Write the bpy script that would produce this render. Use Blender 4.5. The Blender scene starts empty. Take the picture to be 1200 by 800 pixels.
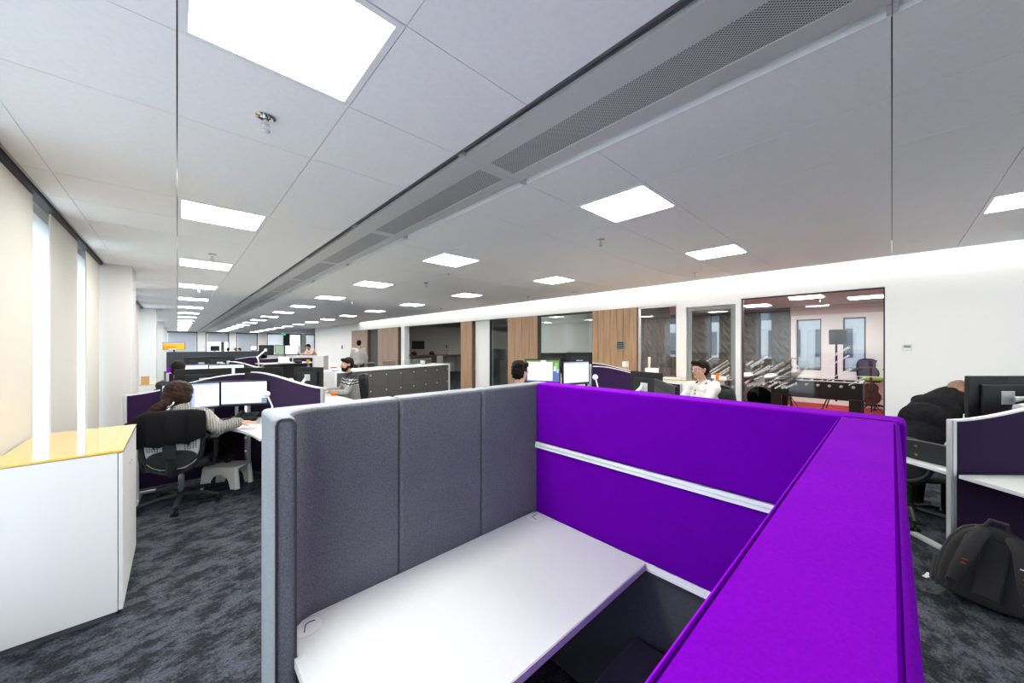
import bpy, bmesh, math, random
import numpy as np
from mathutils import Vector, Matrix, Euler

random.seed(7)
S = bpy.context.scene
COL = S.collection
R = math.radians
PI = math.pi

# ------------------------------------------------------------------ camera
EYE = 1.6
FPX = 418.0
YAW = math.atan2(392.5, FPX)
cam_d = bpy.data.cameras.new('camera')
cam_d.sensor_fit = 'HORIZONTAL'
cam_d.sensor_width = 36.0
cam_d.lens = 36.0 * FPX / 1200.0
cam_d.shift_y = 4.5 / 1200.0
cam_d.clip_start = 0.02
cam_d.clip_end = 400
cam = bpy.data.objects.new('camera', cam_d)
COL.objects.link(cam)
cam.location = (0, 0, EYE)
cam.rotation_euler = (PI / 2, 0, -YAW)
S.camera = cam

# ------------------------------------------------------------------ world, exposure
W = bpy.data.worlds.new('world')
S.world = W
W.use_nodes = True
_bg = W.node_tree.nodes['Background']
_bg.inputs['Color'].default_value = (0.93, 0.97, 1.0, 1)
_bg.inputs['Strength'].default_value = 3.2
S.view_settings.view_transform = 'Standard'
S.view_settings.look = 'None'
S.view_settings.exposure = 0.43
S.view_settings.gamma = 1.0
S.view_settings.use_curve_mapping = False
PANEL_LIGHT = 38.0       # emission of the ceiling light panels
COVE_LIGHT = 22.0
ROOM_LIGHT = 32.0

# ------------------------------------------------------------------ helpers: properties
def tag(o, label=None, cat=None, group=None, kind=None):
    if label: o['label'] = label
    if cat: o['category'] = cat
    if group: o['group'] = group
    if kind: o['kind'] = kind
    return o

def thing(name, label, cat, loc=(0, 0, 0), rz=0.0, group=None):
    o = bpy.data.objects.new(name, None)
    o.empty_display_size = 0.1
    COL.objects.link(o)
    o.location = loc
    o.rotation_euler = (0, 0, rz)
    return tag(o, label, cat, group)

def children(o, _all=None):
    return [c for c in o.children]

def copy_tree(o, parent=None):
    c = o.copy()
    COL.objects.link(c)
    if parent is not None:
        c.parent = parent
    for ch in list(o.children):
        copy_tree(ch, c)
    return c

# ------------------------------------------------------------------ helpers: mesh
class MB:
    """collects shapes, then links them as ONE mesh object"""
    def __init__(s):
        s.v = []; s.f = []; s.m = []; s.uv = {}
    def add(s, vs, fs, m=0):
        n = len(s.v)
        s.v += [tuple(p) for p in vs]
        s.f += [tuple(i + n for i in f) for f in fs]
        s.m += [m] * len(fs)
        return s
    def box(s, c, d, rz=0.0, m=0, rot=None):
        x, y, z = d[0] / 2, d[1] / 2, d[2] / 2
        M = rot if rot is not None else Matrix.Rotation(rz, 3, 'Z')
        c = Vector(c)
        vs = [c + M @ Vector((i * x, j * y, k * z)) for k in (-1, 1) for j in (-1, 1) for i in (-1, 1)]
        fs = [(0, 2, 3, 1), (4, 5, 7, 6), (0, 1, 5, 4), (2, 6, 7, 3), (0, 4, 6, 2), (1, 3, 7, 5)]
        return s.add(vs, fs, m)
    def bb(s, x0, x1, y0, y1, z0, z1, m=0):
        return s.box(((x0 + x1) / 2, (y0 + y1) / 2, (z0 + z1) / 2), (x1 - x0, y1 - y0, z1 - z0), 0, m)
    def prism(s, poly, z0, z1, m=0):
        n = len(poly)
        a = sum(poly[i][0] * poly[(i + 1) % n][1] - poly[(i + 1) % n][0] * poly[i][1] for i in range(n))
        if a < 0: poly = poly[::-1]
        vs = [(p[0], p[1], z0) for p in poly] + [(p[0], p[1], z1) for p in poly]
        fs = [tuple(range(n))[::-1], tuple(range(n, 2 * n))]
        fs += [(i, (i + 1) % n, n + (i + 1) % n, n + i) for i in range(n)]
        return s.add(vs, fs, m)
    def slab(s, poly, axis_o, u, w, t, m=0):
        """polygon poly (a,b) in plane (u,w) at axis_o, extruded by +-t/2 along u x w"""
        o = Vector(axis_o); u = Vector(u); w = Vector(w); nn = u.cross(w).normalized() * (t / 2)
        n = len(poly)
        vs = [o + u * a + w * b - nn for a, b in poly] + [o + u * a + w * b + nn for a, b in poly]
        fs = [tuple(range(n))[::-1], tuple(range(n, 2 * n))]
        fs += [(i, (i + 1) % n, n + (i + 1) % n, n + i) for i in range(n)]
        return s.add(vs, fs, m)
    def cyl(s, p0, p1, r0, r1=None, n=16, m=0):
        r1 = r0 if r1 is None else r1
        p0, p1 = Vector(p0), Vector(p1)
        d = (p1 - p0).normalized()
        a = d.orthogonal().normalized(); b = d.cross(a)
        vs = []
        for p, r in ((p0, r0), (p1, r1)):
            vs += [p + (a * math.cos(2 * PI * i / n) + b * math.sin(2 * PI * i / n)) * r for i in range(n)]
        fs = [tuple(range(n))[::-1], tuple(range(n, 2 * n))]
        fs += [(i, (i + 1) % n, n + (i + 1) % n, n + i) for i in range(n)]
        return s.add(vs, fs, m)
    def tube(s, pts, r, n=10, m=0, closed=False, flat=None):
        """swept tube; r number or list; flat=(axis, factor) squashes the section along axis"""
        P = [Vector(p) for p in pts]
        N = len(P)
        rr = r if isinstance(r, (list, tuple)) else [r] * N
        vs = []
        prev = None
        for i in range(N):
            if closed: t = P[(i + 1) % N] - P[i - 1]
            else: t = P[min(i + 1, N - 1)] - P[max(i - 1, 0)]
            t.normalize()
            a = prev - t * prev.dot(t) if prev is not None else t.orthogonal()
            if a.length < 1e-5: a = t.orthogonal()
            a.normalize(); prev = a.copy()
            b = t.cross(a)
            for k in range(n):
                q = (a * math.cos(2 * PI * k / n) + b * math.sin(2 * PI * k / n)) * rr[i]
                if flat is not None:
                    ax = Vector(flat[0]).normalized()
                    q = q - ax * q.dot(ax) * (1 - flat[1])
                vs.append(P[i] + q)
        fs = []
        for i in range(N if closed else N - 1):
            j = (i + 1) % N
            fs += [(i * n + k, i * n + (k + 1) % n, j * n + (k + 1) % n, j * n + k) for k in range(n)]
        if not closed:
            fs += [tuple(range(n))[::-1], tuple(range((N - 1) * n, N * n))]
        return s.add(vs, fs, m)
    def ell(s, c, r, n=16, k=10, M=None, m=0):
        c = Vector(c); M = M or Matrix.Identity(3)
        vs = [c + M @ Vector((0, 0, -r[2]))]
        for j in range(1, k):
            ph = -PI / 2 + PI * j / k
            vs += [c + M @ Vector((r[0] * math.cos(ph) * math.cos(2 * PI * i / n), r[1] * math.cos(ph) * math.sin(2 * PI * i / n), r[2] * math.sin(ph))) for i in range(n)]
        vs.append(c + M @ Vector((0, 0, r[2])))
        fs = [(0, 1 + (i + 1) % n, 1 + i) for i in range(n)]
        for j in range(k - 2):
            a = 1 + j * n; b = a + n
            fs += [(a + i, a + (i + 1) % n, b + (i + 1) % n, b + i) for i in range(n)]
        a = 1 + (k - 2) * n
        fs += [(a + i, a + (i + 1) % n, len(vs) - 1) for i in range(n)]
        return s.add(vs, fs, m)
    def lathe(s, prof, c=(0, 0, 0), n=20, m=0):
        """profile [(r,z)] about the z axis at c, open ends capped"""
        vs = []
        for r, z in prof:
            vs += [(c[0] + r * math.cos(2 * PI * i / n), c[1] + r * math.sin(2 * PI * i / n), c[2] + z) for i in range(n)]
        N = len(prof)
        fs = []
        for j in range(N - 1):
            fs += [(j * n + i, j * n + (i + 1) % n, (j + 1) * n + (i + 1) % n, (j + 1) * n + i) for i in range(n)]
        fs += [tuple(range(n))[::-1], tuple(range((N - 1) * n, N * n))]
        return s.add(vs, fs, m)
    def quad(s, p0, p1, p2, p3, m=0):
        n = len(s.v)
        s.add([p0, p1, p2, p3], [(0, 1, 2, 3)], m)
        s.uv[len(s.f) - 1] = ((0, 0), (1, 0), (1, 1), (0, 1))
        return s
    def mesh(s, name, mats, smooth=None):
        me = bpy.data.meshes.new(name)
        me.from_pydata([tuple(v) for v in s.v], [], s.f)
        for m_ in (mats if isinstance(mats, (list, tuple)) else [mats]):
            me.materials.append(m_)
        me.polygons.foreach_set('material_index', s.m)
        if s.uv:
            L = me.uv_layers.new(name='uv')
            for fi, uvs in s.uv.items():
                for k, li in enumerate(me.polygons[fi].loop_indices):
                    L.data[li].uv = uvs[k]
        if smooth is not None:
            me.polygons.foreach_set('use_smooth', [True] * len(me.polygons))
            me.set_sharp_from_angle(angle=R(smooth))
        me.update()
        return me
    def build(s, name, mats, parent=None, smooth=35, bev=0.0, seg=3, label=None, kind=None):
        me = s.mesh(name, mats, smooth)
        o = bpy.data.objects.new(name, me)
        COL.objects.link(o)
        if parent is not None: o.parent = parent
        if bev > 0:
            b = o.modifiers.new('bevel', 'BEVEL')
            b.width = bev; b.segments = seg; b.limit_method = 'ANGLE'; b.angle_limit = R(40)
            b.harden_normals = False
        if label: o['label'] = label
        if kind: o['kind'] = kind
        return o

def place(name, me, parent=None, loc=(0, 0, 0), rz=0.0):
    o = bpy.data.objects.new(name, me)
    COL.objects.link(o)
    o.location = loc
    o.rotation_euler = (0, 0, rz)
    if parent is not None: o.parent = parent
    return o

# ------------------------------------------------------------------ helpers: materials
def srgb(r, g, b):
    f = lambda c: (c / 255 / 12.92) if c / 255 <= 0.04045 else ((c / 255 + 0.055) / 1.055) ** 2.4
    return (f(r), f(g), f(b))

def mat(name, col, rough=0.5, metal=0.0, noise=None, bump=None, emit=0.0, sheen=0.0, coat=0.0, spec=0.5):
    """col linear rgb. noise=(scale, amount, stretch xyz) varies colour; bump=(scale, strength)"""
    m = bpy.data.materials.new(name)
    m.use_nodes = True
    nt = m.node_tree; N = nt.nodes; L = nt.links
    p = N['Principled BSDF']
    p.inputs['Base Color'].default_value = (*col, 1)
    p.inputs['Roughness'].default_value = rough
    p.inputs['Metallic'].default_value = metal
    p.inputs['Specular IOR Level'].default_value = spec
    if sheen: p.inputs['Sheen Weight'].default_value = sheen
    if coat: p.inputs['Coat Weight'].default_value = coat
    if emit:
        p.inputs['Emission Color'].default_value = (*col, 1)
        p.inputs['Emission Strength'].default_value = emit
    if noise or bump:
        tc = N.new('ShaderNodeTexCoord')
    if noise:
        mp = N.new('ShaderNodeMapping')
        mp.inputs['Scale'].default_value = noise[2] if len(noise) > 2 else (1, 1, 1)
        L.new(tc.outputs['Object'], mp.inputs['Vector'])
        nz = N.new('ShaderNodeTexNoise')
        nz.inputs['Scale'].default_value = noise[0]
        nz.inputs['Detail'].default_value = 4
        L.new(mp.outputs['Vector'], nz.inputs['Vector'])
        cr = N.new('ShaderNodeValToRGB')
        a = noise[1]
        cr.color_ramp.elements[0].position = 0.3
        cr.color_ramp.elements[1].position = 0.7
        cr.color_ramp.elements[0].color = (*[c * (1 - a) for c in col], 1)
        cr.color_ramp.elements[1].color = (*[min(1, c * (1 + a)) for c in col], 1)
        L.new(nz.outputs['Fac'], cr.inputs['Fac'])
        L.new(cr.outputs['Color'], p.inputs['Base Color'])
    if bump:
        nb = N.new('ShaderNodeTexNoise')
        nb.inputs['Scale'].default_value = bump[0]
        nb.inputs['Detail'].default_value = 3
        L.new(tc.outputs['Object'], nb.inputs['Vector'])
        bp = N.new('ShaderNodeBump')
        bp.inputs['Strength'].default_value = bump[1]
        bp.inputs['Distance'].default_value = 0.01
        L.new(nb.outputs['Fac'], bp.inputs['Height'])
        L.new(bp.outputs['Normal'], p.inputs['Normal'])
    return m

def emis(name, col, strength):
    m = bpy.data.materials.new(name)
    m.use_nodes = True
    nt = m.node_tree
    nt.nodes.clear()
    e = nt.nodes.new('ShaderNodeEmission')
    e.inputs['Color'].default_value = (*col, 1)
    e.inputs['Strength'].default_value = strength
    o = nt.nodes.new('ShaderNodeOutputMaterial')
    nt.links.new(e.outputs[0], o.inputs[0])
    return m

def glass_mat(name, tint=(0.95, 0.97, 0.97), refl=1.45):
    m = bpy.data.materials.new(name)
    m.use_nodes = True
    nt = m.node_tree; N = nt.nodes; L = nt.links
    N.clear()
    t = N.new('ShaderNodeBsdfTransparent'); t.inputs[0].default_value = (*tint, 1)
    g = N.new('ShaderNodeBsdfGlossy'); g.inputs['Roughness'].default_value = 0.0
    lw = N.new('ShaderNodeLayerWeight'); lw.inputs['Blend'].default_value = 0.5
    pw = N.new('ShaderNodeMath'); pw.operation = 'POWER'; pw.inputs[1].default_value = 4.0; L.new(lw.outputs['Facing'], pw.inputs[0])
    f = N.new('ShaderNodeMath'); f.operation = 'MULTIPLY_ADD'; f.inputs[1].default_value = 0.7; f.inputs[2].default_value = (refl - 1) * 0.11
    L.new(pw.outputs[0], f.inputs[0])
    mx = N.new('ShaderNodeMixShader'); o = N.new('ShaderNodeOutputMaterial')
    L.new(f.outputs[0], mx.inputs[0]); L.new(t.outputs[0], mx.inputs[1]); L.new(g.outputs[0], mx.inputs[2])
    L.new(mx.outputs[0], o.inputs[0])
    return m

def screen_mat(name, base, rects, strength=1.0):
    """a lit display: rectangles (x0,y0,x1,y1,rgb) painted over a base in UV, later ones on top"""
    m = bpy.data.materials.new(name)
    m.use_nodes = True
    nt = m.node_tree; N = nt.nodes; L = nt.links
    N.clear()
    uv = N.new('ShaderNodeUVMap')
    sp = N.new('ShaderNodeSeparateXYZ'); L.new(uv.outputs[0], sp.inputs[0])
    def cmp(sock, op, v):
        n = N.new('ShaderNodeMath'); n.operation = op; n.inputs[1].default_value = v
        L.new(sock, n.inputs[0]); return n.outputs[0]
    def mul(a, b):
        n = N.new('ShaderNodeMath'); n.operation = 'MULTIPLY'; L.new(a, n.inputs[0]); L.new(b, n.inputs[1]); return n.outputs[0]
    cur = None
    rgb = N.new('ShaderNodeRGB'); rgb.outputs[0].default_value = (*base, 1); cur = rgb.outputs[0]
    for x0, y0, x1, y1, c in rects:
        k = mul(mul(cmp(sp.outputs[0], 'GREATER_THAN', x0), cmp(sp.outputs[0], 'LESS_THAN', x1)),
                mul(cmp(sp.outputs[1], 'GREATER_THAN', y0), cmp(sp.outputs[1], 'LESS_THAN', y1)))
        mx = N.new('ShaderNodeMix'); mx.data_type = 'RGBA'
        L.new(k, mx.inputs['Factor']); L.new(cur, mx.inputs['A']); mx.inputs['B'].default_value = (*c, 1)
        cur = mx.outputs['Result']
    e = N.new('ShaderNodeEmission'); e.inputs['Strength'].default_value = strength
    L.new(cur, e.inputs[0])
    o = N.new('ShaderNodeOutputMaterial'); L.new(e.outputs[0], o.inputs[0])
    return m

def node_mat(name, rough=0.8):
    m = bpy.data.materials.new(name); m.use_nodes = True
    nt = m.node_tree
    p = nt.nodes['Principled BSDF']; p.inputs['Roughness'].default_value = rough
    return m, nt, nt.nodes, nt.links, p

def carpet_mat():
    m, nt, N, L, p = node_mat('carpet', 0.95)
    p.inputs['Specular IOR Level'].default_value = 0.1
    g = N.new('ShaderNodeNewGeometry')
    mp = N.new('ShaderNodeMapping'); mp.inputs['Scale'].default_value = (3.6, 5.0, 1); mp.inputs['Rotation'].default_value = (0, 0, R(-20))
    L.new(g.outputs['Position'], mp.inputs['Vector'])
    n1 = N.new('ShaderNodeTexNoise'); n1.inputs['Scale'].default_value = 1.6; n1.inputs['Detail'].default_value = 13; n1.inputs['Roughness'].default_value = 0.80
    L.new(mp.outputs[0], n1.inputs['Vector'])
    r1 = N.new('ShaderNodeValToRGB')
    r1.color_ramp.elements[0].position = 0.45; r1.color_ramp.elements[1].position = 0.55
    r1.color_ramp.elements[0].color = (*srgb(36, 38, 41), 1); r1.color_ramp.elements[1].color = (*srgb(74, 77, 85), 1)
    L.new(n1.outputs['Fac'], r1.inputs['Fac'])
    n2 = N.new('ShaderNodeTexNoise'); n2.inputs['Scale'].default_value = 105; n2.inputs['Detail'].default_value = 3
    L.new(g.outputs['Position'], n2.inputs['Vector'])
    r2 = N.new('ShaderNodeMapRange'); r2.inputs['From Min'].default_value = 0.3; r2.inputs['From Max'].default_value = 0.7
    r2.inputs['To Min'].default_value = 0.5; r2.inputs['To Max'].default_value = 1.42
    L.new(n2.outputs['Fac'], r2.inputs['Value'])
    mx = N.new('ShaderNodeMix'); mx.data_type = 'RGBA'; mx.blend_type = 'MULTIPLY'; mx.inputs['Factor'].default_value = 1
    L.new(r1.outputs[0], mx.inputs['A']); L.new(r2.outputs[0], mx.inputs['B'])
    L.new(mx.outputs['Result'], p.inputs['Base Color'])
    b = N.new('ShaderNodeBump'); b.inputs['Strength'].default_value = 0.5; b.inputs['Distance'].default_value = 0.004
    L.new(n2.outputs['Fac'], b.inputs['Height']); L.new(b.outputs[0], p.inputs['Normal'])
    return m

def felt_mat(name, col, speck=0.22, rough=0.95, sheen=0.15):
    m, nt, N, L, p = node_mat(name, rough)
    p.inputs['Specular IOR Level'].default_value = 0.03
    p.inputs['Sheen Weight'].default_value = sheen
    tc = N.new('ShaderNodeTexCoord')
    n1 = N.new('ShaderNodeTexNoise'); n1.inputs['Scale'].default_value = 190; n1.inputs['Detail'].default_value = 5; n1.inputs['Roughness'].default_value = 0.75
    L.new(tc.outputs['Object'], n1.inputs['Vector'])
    r = N.new('ShaderNodeMapRange'); r.inputs['From Min'].default_value = 0.3; r.inputs['From Max'].default_value = 0.7
    r.inputs['To Min'].default_value = 1 - speck; r.inputs['To Max'].default_value = 1 + speck
    L.new(n1.outputs['Fac'], r.inputs['Value'])
    n2 = N.new('ShaderNodeTexNoise'); n2.inputs['Scale'].default_value = 9; n2.inputs['Detail'].default_value = 3
    L.new(tc.outputs['Object'], n2.inputs['Vector'])
    r2 = N.new('ShaderNodeMapRange'); r2.inputs['To Min'].default_value = 0.9; r2.inputs['To Max'].default_value = 1.1
    L.new(n2.outputs['Fac'], r2.inputs['Value'])
    mu = N.new('ShaderNodeMath'); mu.operation = 'MULTIPLY'; L.new(r.outputs[0], mu.inputs[0]); L.new(r2.outputs[0], mu.inputs[1])
    v = N.new('ShaderNodeVectorMath'); v.operation = 'SCALE'; v.inputs[0].default_value = col
    L.new(mu.outputs[0], v.inputs['Scale'])
    L.new(v.outputs[0], p.inputs['Base Color'])
    b = N.new('ShaderNodeBump'); b.inputs['Strength'].default_value = 0.35; b.inputs['Distance'].default_value = 0.003
    L.new(n1.outputs['Fac'], b.inputs['Height']); L.new(b.outputs[0], p.inputs['Normal'])
    return m

def wood_mat(name, c0, c1):
    m, nt, N, L, p = node_mat(name, 0.55)
    g = N.new('ShaderNodeNewGeometry')
    mp = N.new('ShaderNodeMapping'); mp.inputs['Scale'].default_value = (14, 14, 0.9)
    L.new(g.outputs['Position'], mp.inputs['Vector'])
    n1 = N.new('ShaderNodeTexNoise'); n1.inputs['Scale'].default_value = 1.6; n1.inputs['Detail'].default_value = 6; n1.inputs['Distortion'].default_value = 0.4
    L.new(mp.outputs[0], n1.inputs['Vector'])
    r = N.new('ShaderNodeValToRGB'); r.color_ramp.elements[0].position = 0.3; r.color_ramp.elements[1].position = 0.7
    r.color_ramp.elements[0].color = (*c0, 1); r.color_ramp.elements[1].color = (*c1, 1)
    L.new(n1.outputs['Fac'], r.inputs['Fac']); L.new(r.outputs[0], p.inputs['Base Color'])
    return m

def perf_mat():
    """fine perforated metal: light metal with a grid of dark holes"""
    m, nt, N, L, p = node_mat('perforated_metal', 0.5)
    g = N.new('ShaderNodeNewGeometry')
    sc = N.new('ShaderNodeVectorMath'); sc.operation = 'SCALE'; sc.inputs['Scale'].default_value = 110
    rot = N.new('ShaderNodeMapping'); rot.inputs['Rotation'].default_value = (0, 0, R(45))
    L.new(g.outputs['Position'], rot.inputs['Vector']); L.new(rot.outputs[0], sc.inputs[0])
    fr = N.new('ShaderNodeVectorMath'); fr.operation = 'FRACTION'; L.new(sc.outputs[0], fr.inputs[0])
    sb = N.new('ShaderNodeVectorMath'); sb.operation = 'SUBTRACT'; sb.inputs[1].default_value = (0.5, 0.5, 0); L.new(fr.outputs[0], sb.inputs[0])
    ml = N.new('ShaderNodeVectorMath'); ml.operation = 'MULTIPLY'; ml.inputs[1].default_value = (1, 1, 0); L.new(sb.outputs[0], ml.inputs[0])
    ln = N.new('ShaderNodeVectorMath'); ln.operation = 'LENGTH'; L.new(ml.outputs[0], ln.inputs[0])
    lt = N.new('ShaderNodeMath'); lt.operation = 'LESS_THAN'; lt.inputs[1].default_value = 0.33; L.new(ln.outputs['Value'], lt.inputs[0])
    mx = N.new('ShaderNodeMix'); mx.data_type = 'RGBA'; L.new(lt.outputs[0], mx.inputs['Factor'])
    mx.inputs['A'].default_value = (0.52, 0.52, 0.53, 1); mx.inputs['B'].default_value = (0.015, 0.015, 0.017, 1)
    L.new(mx.outputs['Result'], p.inputs['Base Color'])
    return m

def knit_mat(name, col, scale=95):
    m, nt, N, L, p = node_mat(name, 0.95)
    p.inputs['Sheen Weight'].default_value = 0.2
    tc = N.new('ShaderNodeTexCoord')
    w = N.new('ShaderNodeTexWave'); w.inputs['Scale'].default_value = scale / 6; w.inputs['Distortion'].default_value = 3.5; w.inputs['Detail'].default_value = 2; w.inputs['Detail Scale'].default_value = 3
    L.new(tc.outputs['Object'], w.inputs['Vector'])
    r = N.new('ShaderNodeValToRGB')
    r.color_ramp.elements[0].color = (*[c * 0.6 for c in col], 1); r.color_ramp.elements[1].color = (*[c * 1.15 for c in col], 1)
    L.new(w.outputs['Fac'], r.inputs['Fac']); L.new(r.outputs[0], p.inputs['Base Color'])
    b = N.new('ShaderNodeBump'); b.inputs['Strength'].default_value = 0.8; b.inputs['Distance'].default_value = 0.012
    L.new(w.outputs['Fac'], b.inputs['Height']); L.new(b.outputs[0], p.inputs['Normal'])
    return m

def fairisle_mat():
    """navy yoke with white zigzag bands above a pale flecked body and forearms, by height"""
    m, nt, N, L, p = node_mat('patterned_knit', 0.95)
    tc = N.new('ShaderNodeTexCoord'); sp = N.new('ShaderNodeSeparateXYZ'); L.new(tc.outputs['Object'], sp.inputs[0])
    def math_(op, a, b=None, v=None):
        n = N.new('ShaderNodeMath'); n.operation = op
        L.new(a, n.inputs[0])
        if b is not None: L.new(b, n.inputs[1])
        elif v is not None: n.inputs[1].default_value = v
        return n.outputs[0]
    sxy = math_('ADD', sp.outputs[0], sp.outputs[1])
    z = sp.outputs[2]
    tri = math_('PINGPONG', sxy, v=0.022)
    zz = math_('ADD', z, tri)
    band = math_('MODULO', zz, v=0.05)
    light = math_('LESS_THAN', band, v=0.02)
    ck = N.new('ShaderNodeTexNoise'); ck.inputs['Scale'].default_value = 130; ck.inputs['Detail'].default_value = 1
    L.new(tc.outputs['Object'], ck.inputs['Vector'])
    navy = (0.012, 0.013, 0.02); pale = (0.42, 0.42, 0.40)
    yoke = N.new('ShaderNodeMix'); yoke.data_type = 'RGBA'; L.new(light, yoke.inputs['Factor'])
    yoke.inputs['A'].default_value = (*navy, 1); yoke.inputs['B'].default_value = (0.5, 0.5, 0.5, 1)
    fl = N.new('ShaderNodeValToRGB'); fl.color_ramp.elements[0].position = 0.42; fl.color_ramp.elements[1].position = 0.56
    fl.color_ramp.elements[0].color = (0.10, 0.10, 0.10, 1); fl.color_ramp.elements[1].color = (*pale, 1)
    L.new(ck.outputs['Fac'], fl.inputs['Fac'])
    hi = math_('GREATER_THAN', z, v=0.90)
    top = math_('GREATER_THAN', z, v=1.035)
    m1 = N.new('ShaderNodeMix'); m1.data_type = 'RGBA'; L.new(hi, m1.inputs['Factor']); L.new(fl.outputs[0], m1.inputs['A']); L.new(yoke.outputs['Result'], m1.inputs['B'])
    m2 = N.new('ShaderNodeMix'); m2.data_type = 'RGBA'; L.new(top, m2.inputs['Factor']); L.new(m1.outputs['Result'], m2.inputs['A']); m2.inputs['B'].default_value = (*navy, 1)
    L.new(m2.outputs['Result'], p.inputs['Base Color'])
    return m

def blind_mat():
    m, nt, N, L, p = node_mat('blind_fabric', 0.9)
    p.inputs['Base Color'].default_value = (0.62, 0.595, 0.54, 1)
    t = N.new('ShaderNodeBsdfTranslucent'); t.inputs[0].default_value = (0.82, 0.79, 0.70, 1)
    mx = N.new('ShaderNodeMixShader'); mx.inputs[0].default_value = 0.16
    o = N['Material Output']
    L.new(p.outputs[0], mx.inputs[1]); L.new(t.outputs[0], mx.inputs[2]); L.new(mx.outputs[0], o.inputs[0])
    return m

def trans_mat(name, col, k):
    m, nt, N, L, p = node_mat(name, 0.9)
    p.inputs['Base Color'].default_value = (*col, 1)
    t = N.new('ShaderNodeBsdfTranslucent'); t.inputs[0].default_value = (*col, 1)
    mx = N.new('ShaderNodeMixShader'); mx.inputs[0].default_value = k
    o = N['Material Output']
    L.new(p.outputs[0], mx.inputs[1]); L.new(t.outputs[0], mx.inputs[2]); L.new(mx.outputs[0], o.inputs[0])
    return m

def sheer_mat():
    m = bpy.data.materials.new('sheer_fabric'); m.use_nodes = True
    nt = m.node_tree; N = nt.nodes; L = nt.links; N.clear()
    t = N.new('ShaderNodeBsdfTranslucent'); t.inputs[0].default_value = (0.80, 0.84, 0.88, 1)
    d = N.new('ShaderNodeBsdfDiffuse'); d.inputs[0].default_value = (0.8, 0.82, 0.85, 1)
    c = N.new('ShaderNodeBsdfTransparent')
    m1 = N.new('ShaderNodeMixShader'); m1.inputs[0].default_value = 0.35
    m2 = N.new('ShaderNodeMixShader'); m2.inputs[0].default_value = 0.25
    o = N.new('ShaderNodeOutputMaterial')
    L.new(t.outputs[0], m1.inputs[1]); L.new(d.outputs[0], m1.inputs[2]); L.new(m1.outputs[0], m2.inputs[1]); L.new(c.outputs[0], m2.inputs[2]); L.new(m2.outputs[0], o.inputs[0])
    return m

def dots_mat():
    """frosted film: white dots with clear gaps"""
    m = bpy.data.materials.new('frosted_dots'); m.use_nodes = True
    nt = m.node_tree; N = nt.nodes; L = nt.links
    p = N['Principled BSDF']; p.inputs['Base Color'].default_value = (0.80, 0.80, 0.80, 1); p.inputs['Roughness'].default_value = 0.8
    g = N.new('ShaderNodeNewGeometry')
    sc = N.new('ShaderNodeVectorMath'); sc.operation = 'SCALE'; sc.inputs['Scale'].default_value = 62
    L.new(g.outputs['Position'], sc.inputs[0])
    fr = N.new('ShaderNodeVectorMath'); fr.operation = 'FRACTION'; L.new(sc.outputs[0], fr.inputs[0])
    sb = N.new('ShaderNodeVectorMath'); sb.operation = 'SUBTRACT'; sb.inputs[1].default_value = (0.5, 0.5, 0.5); L.new(fr.outputs[0], sb.inputs[0])
    ml = N.new('ShaderNodeVectorMath'); ml.operation = 'MULTIPLY'; ml.inputs[1].default_value = (0, 1, 1); L.new(sb.outputs[0], ml.inputs[0])
    ln = N.new('ShaderNodeVectorMath'); ln.operation = 'LENGTH'; L.new(ml.outputs[0], ln.inputs[0])
    lt = N.new('ShaderNodeMath'); lt.operation = 'LESS_THAN'; lt.inputs[1].default_value = 0.43; L.new(ln.outputs['Value'], lt.inputs[0])
    t = N.new('ShaderNodeBsdfTransparent')
    mx = N.new('ShaderNodeMixShader'); L.new(lt.outputs[0], mx.inputs[0]); L.new(t.outputs[0], mx.inputs[1]); L.new(p.outputs[0], mx.inputs[2])
    L.new(mx.outputs[0], N['Material Output'].inputs[0])
    return m

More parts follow.
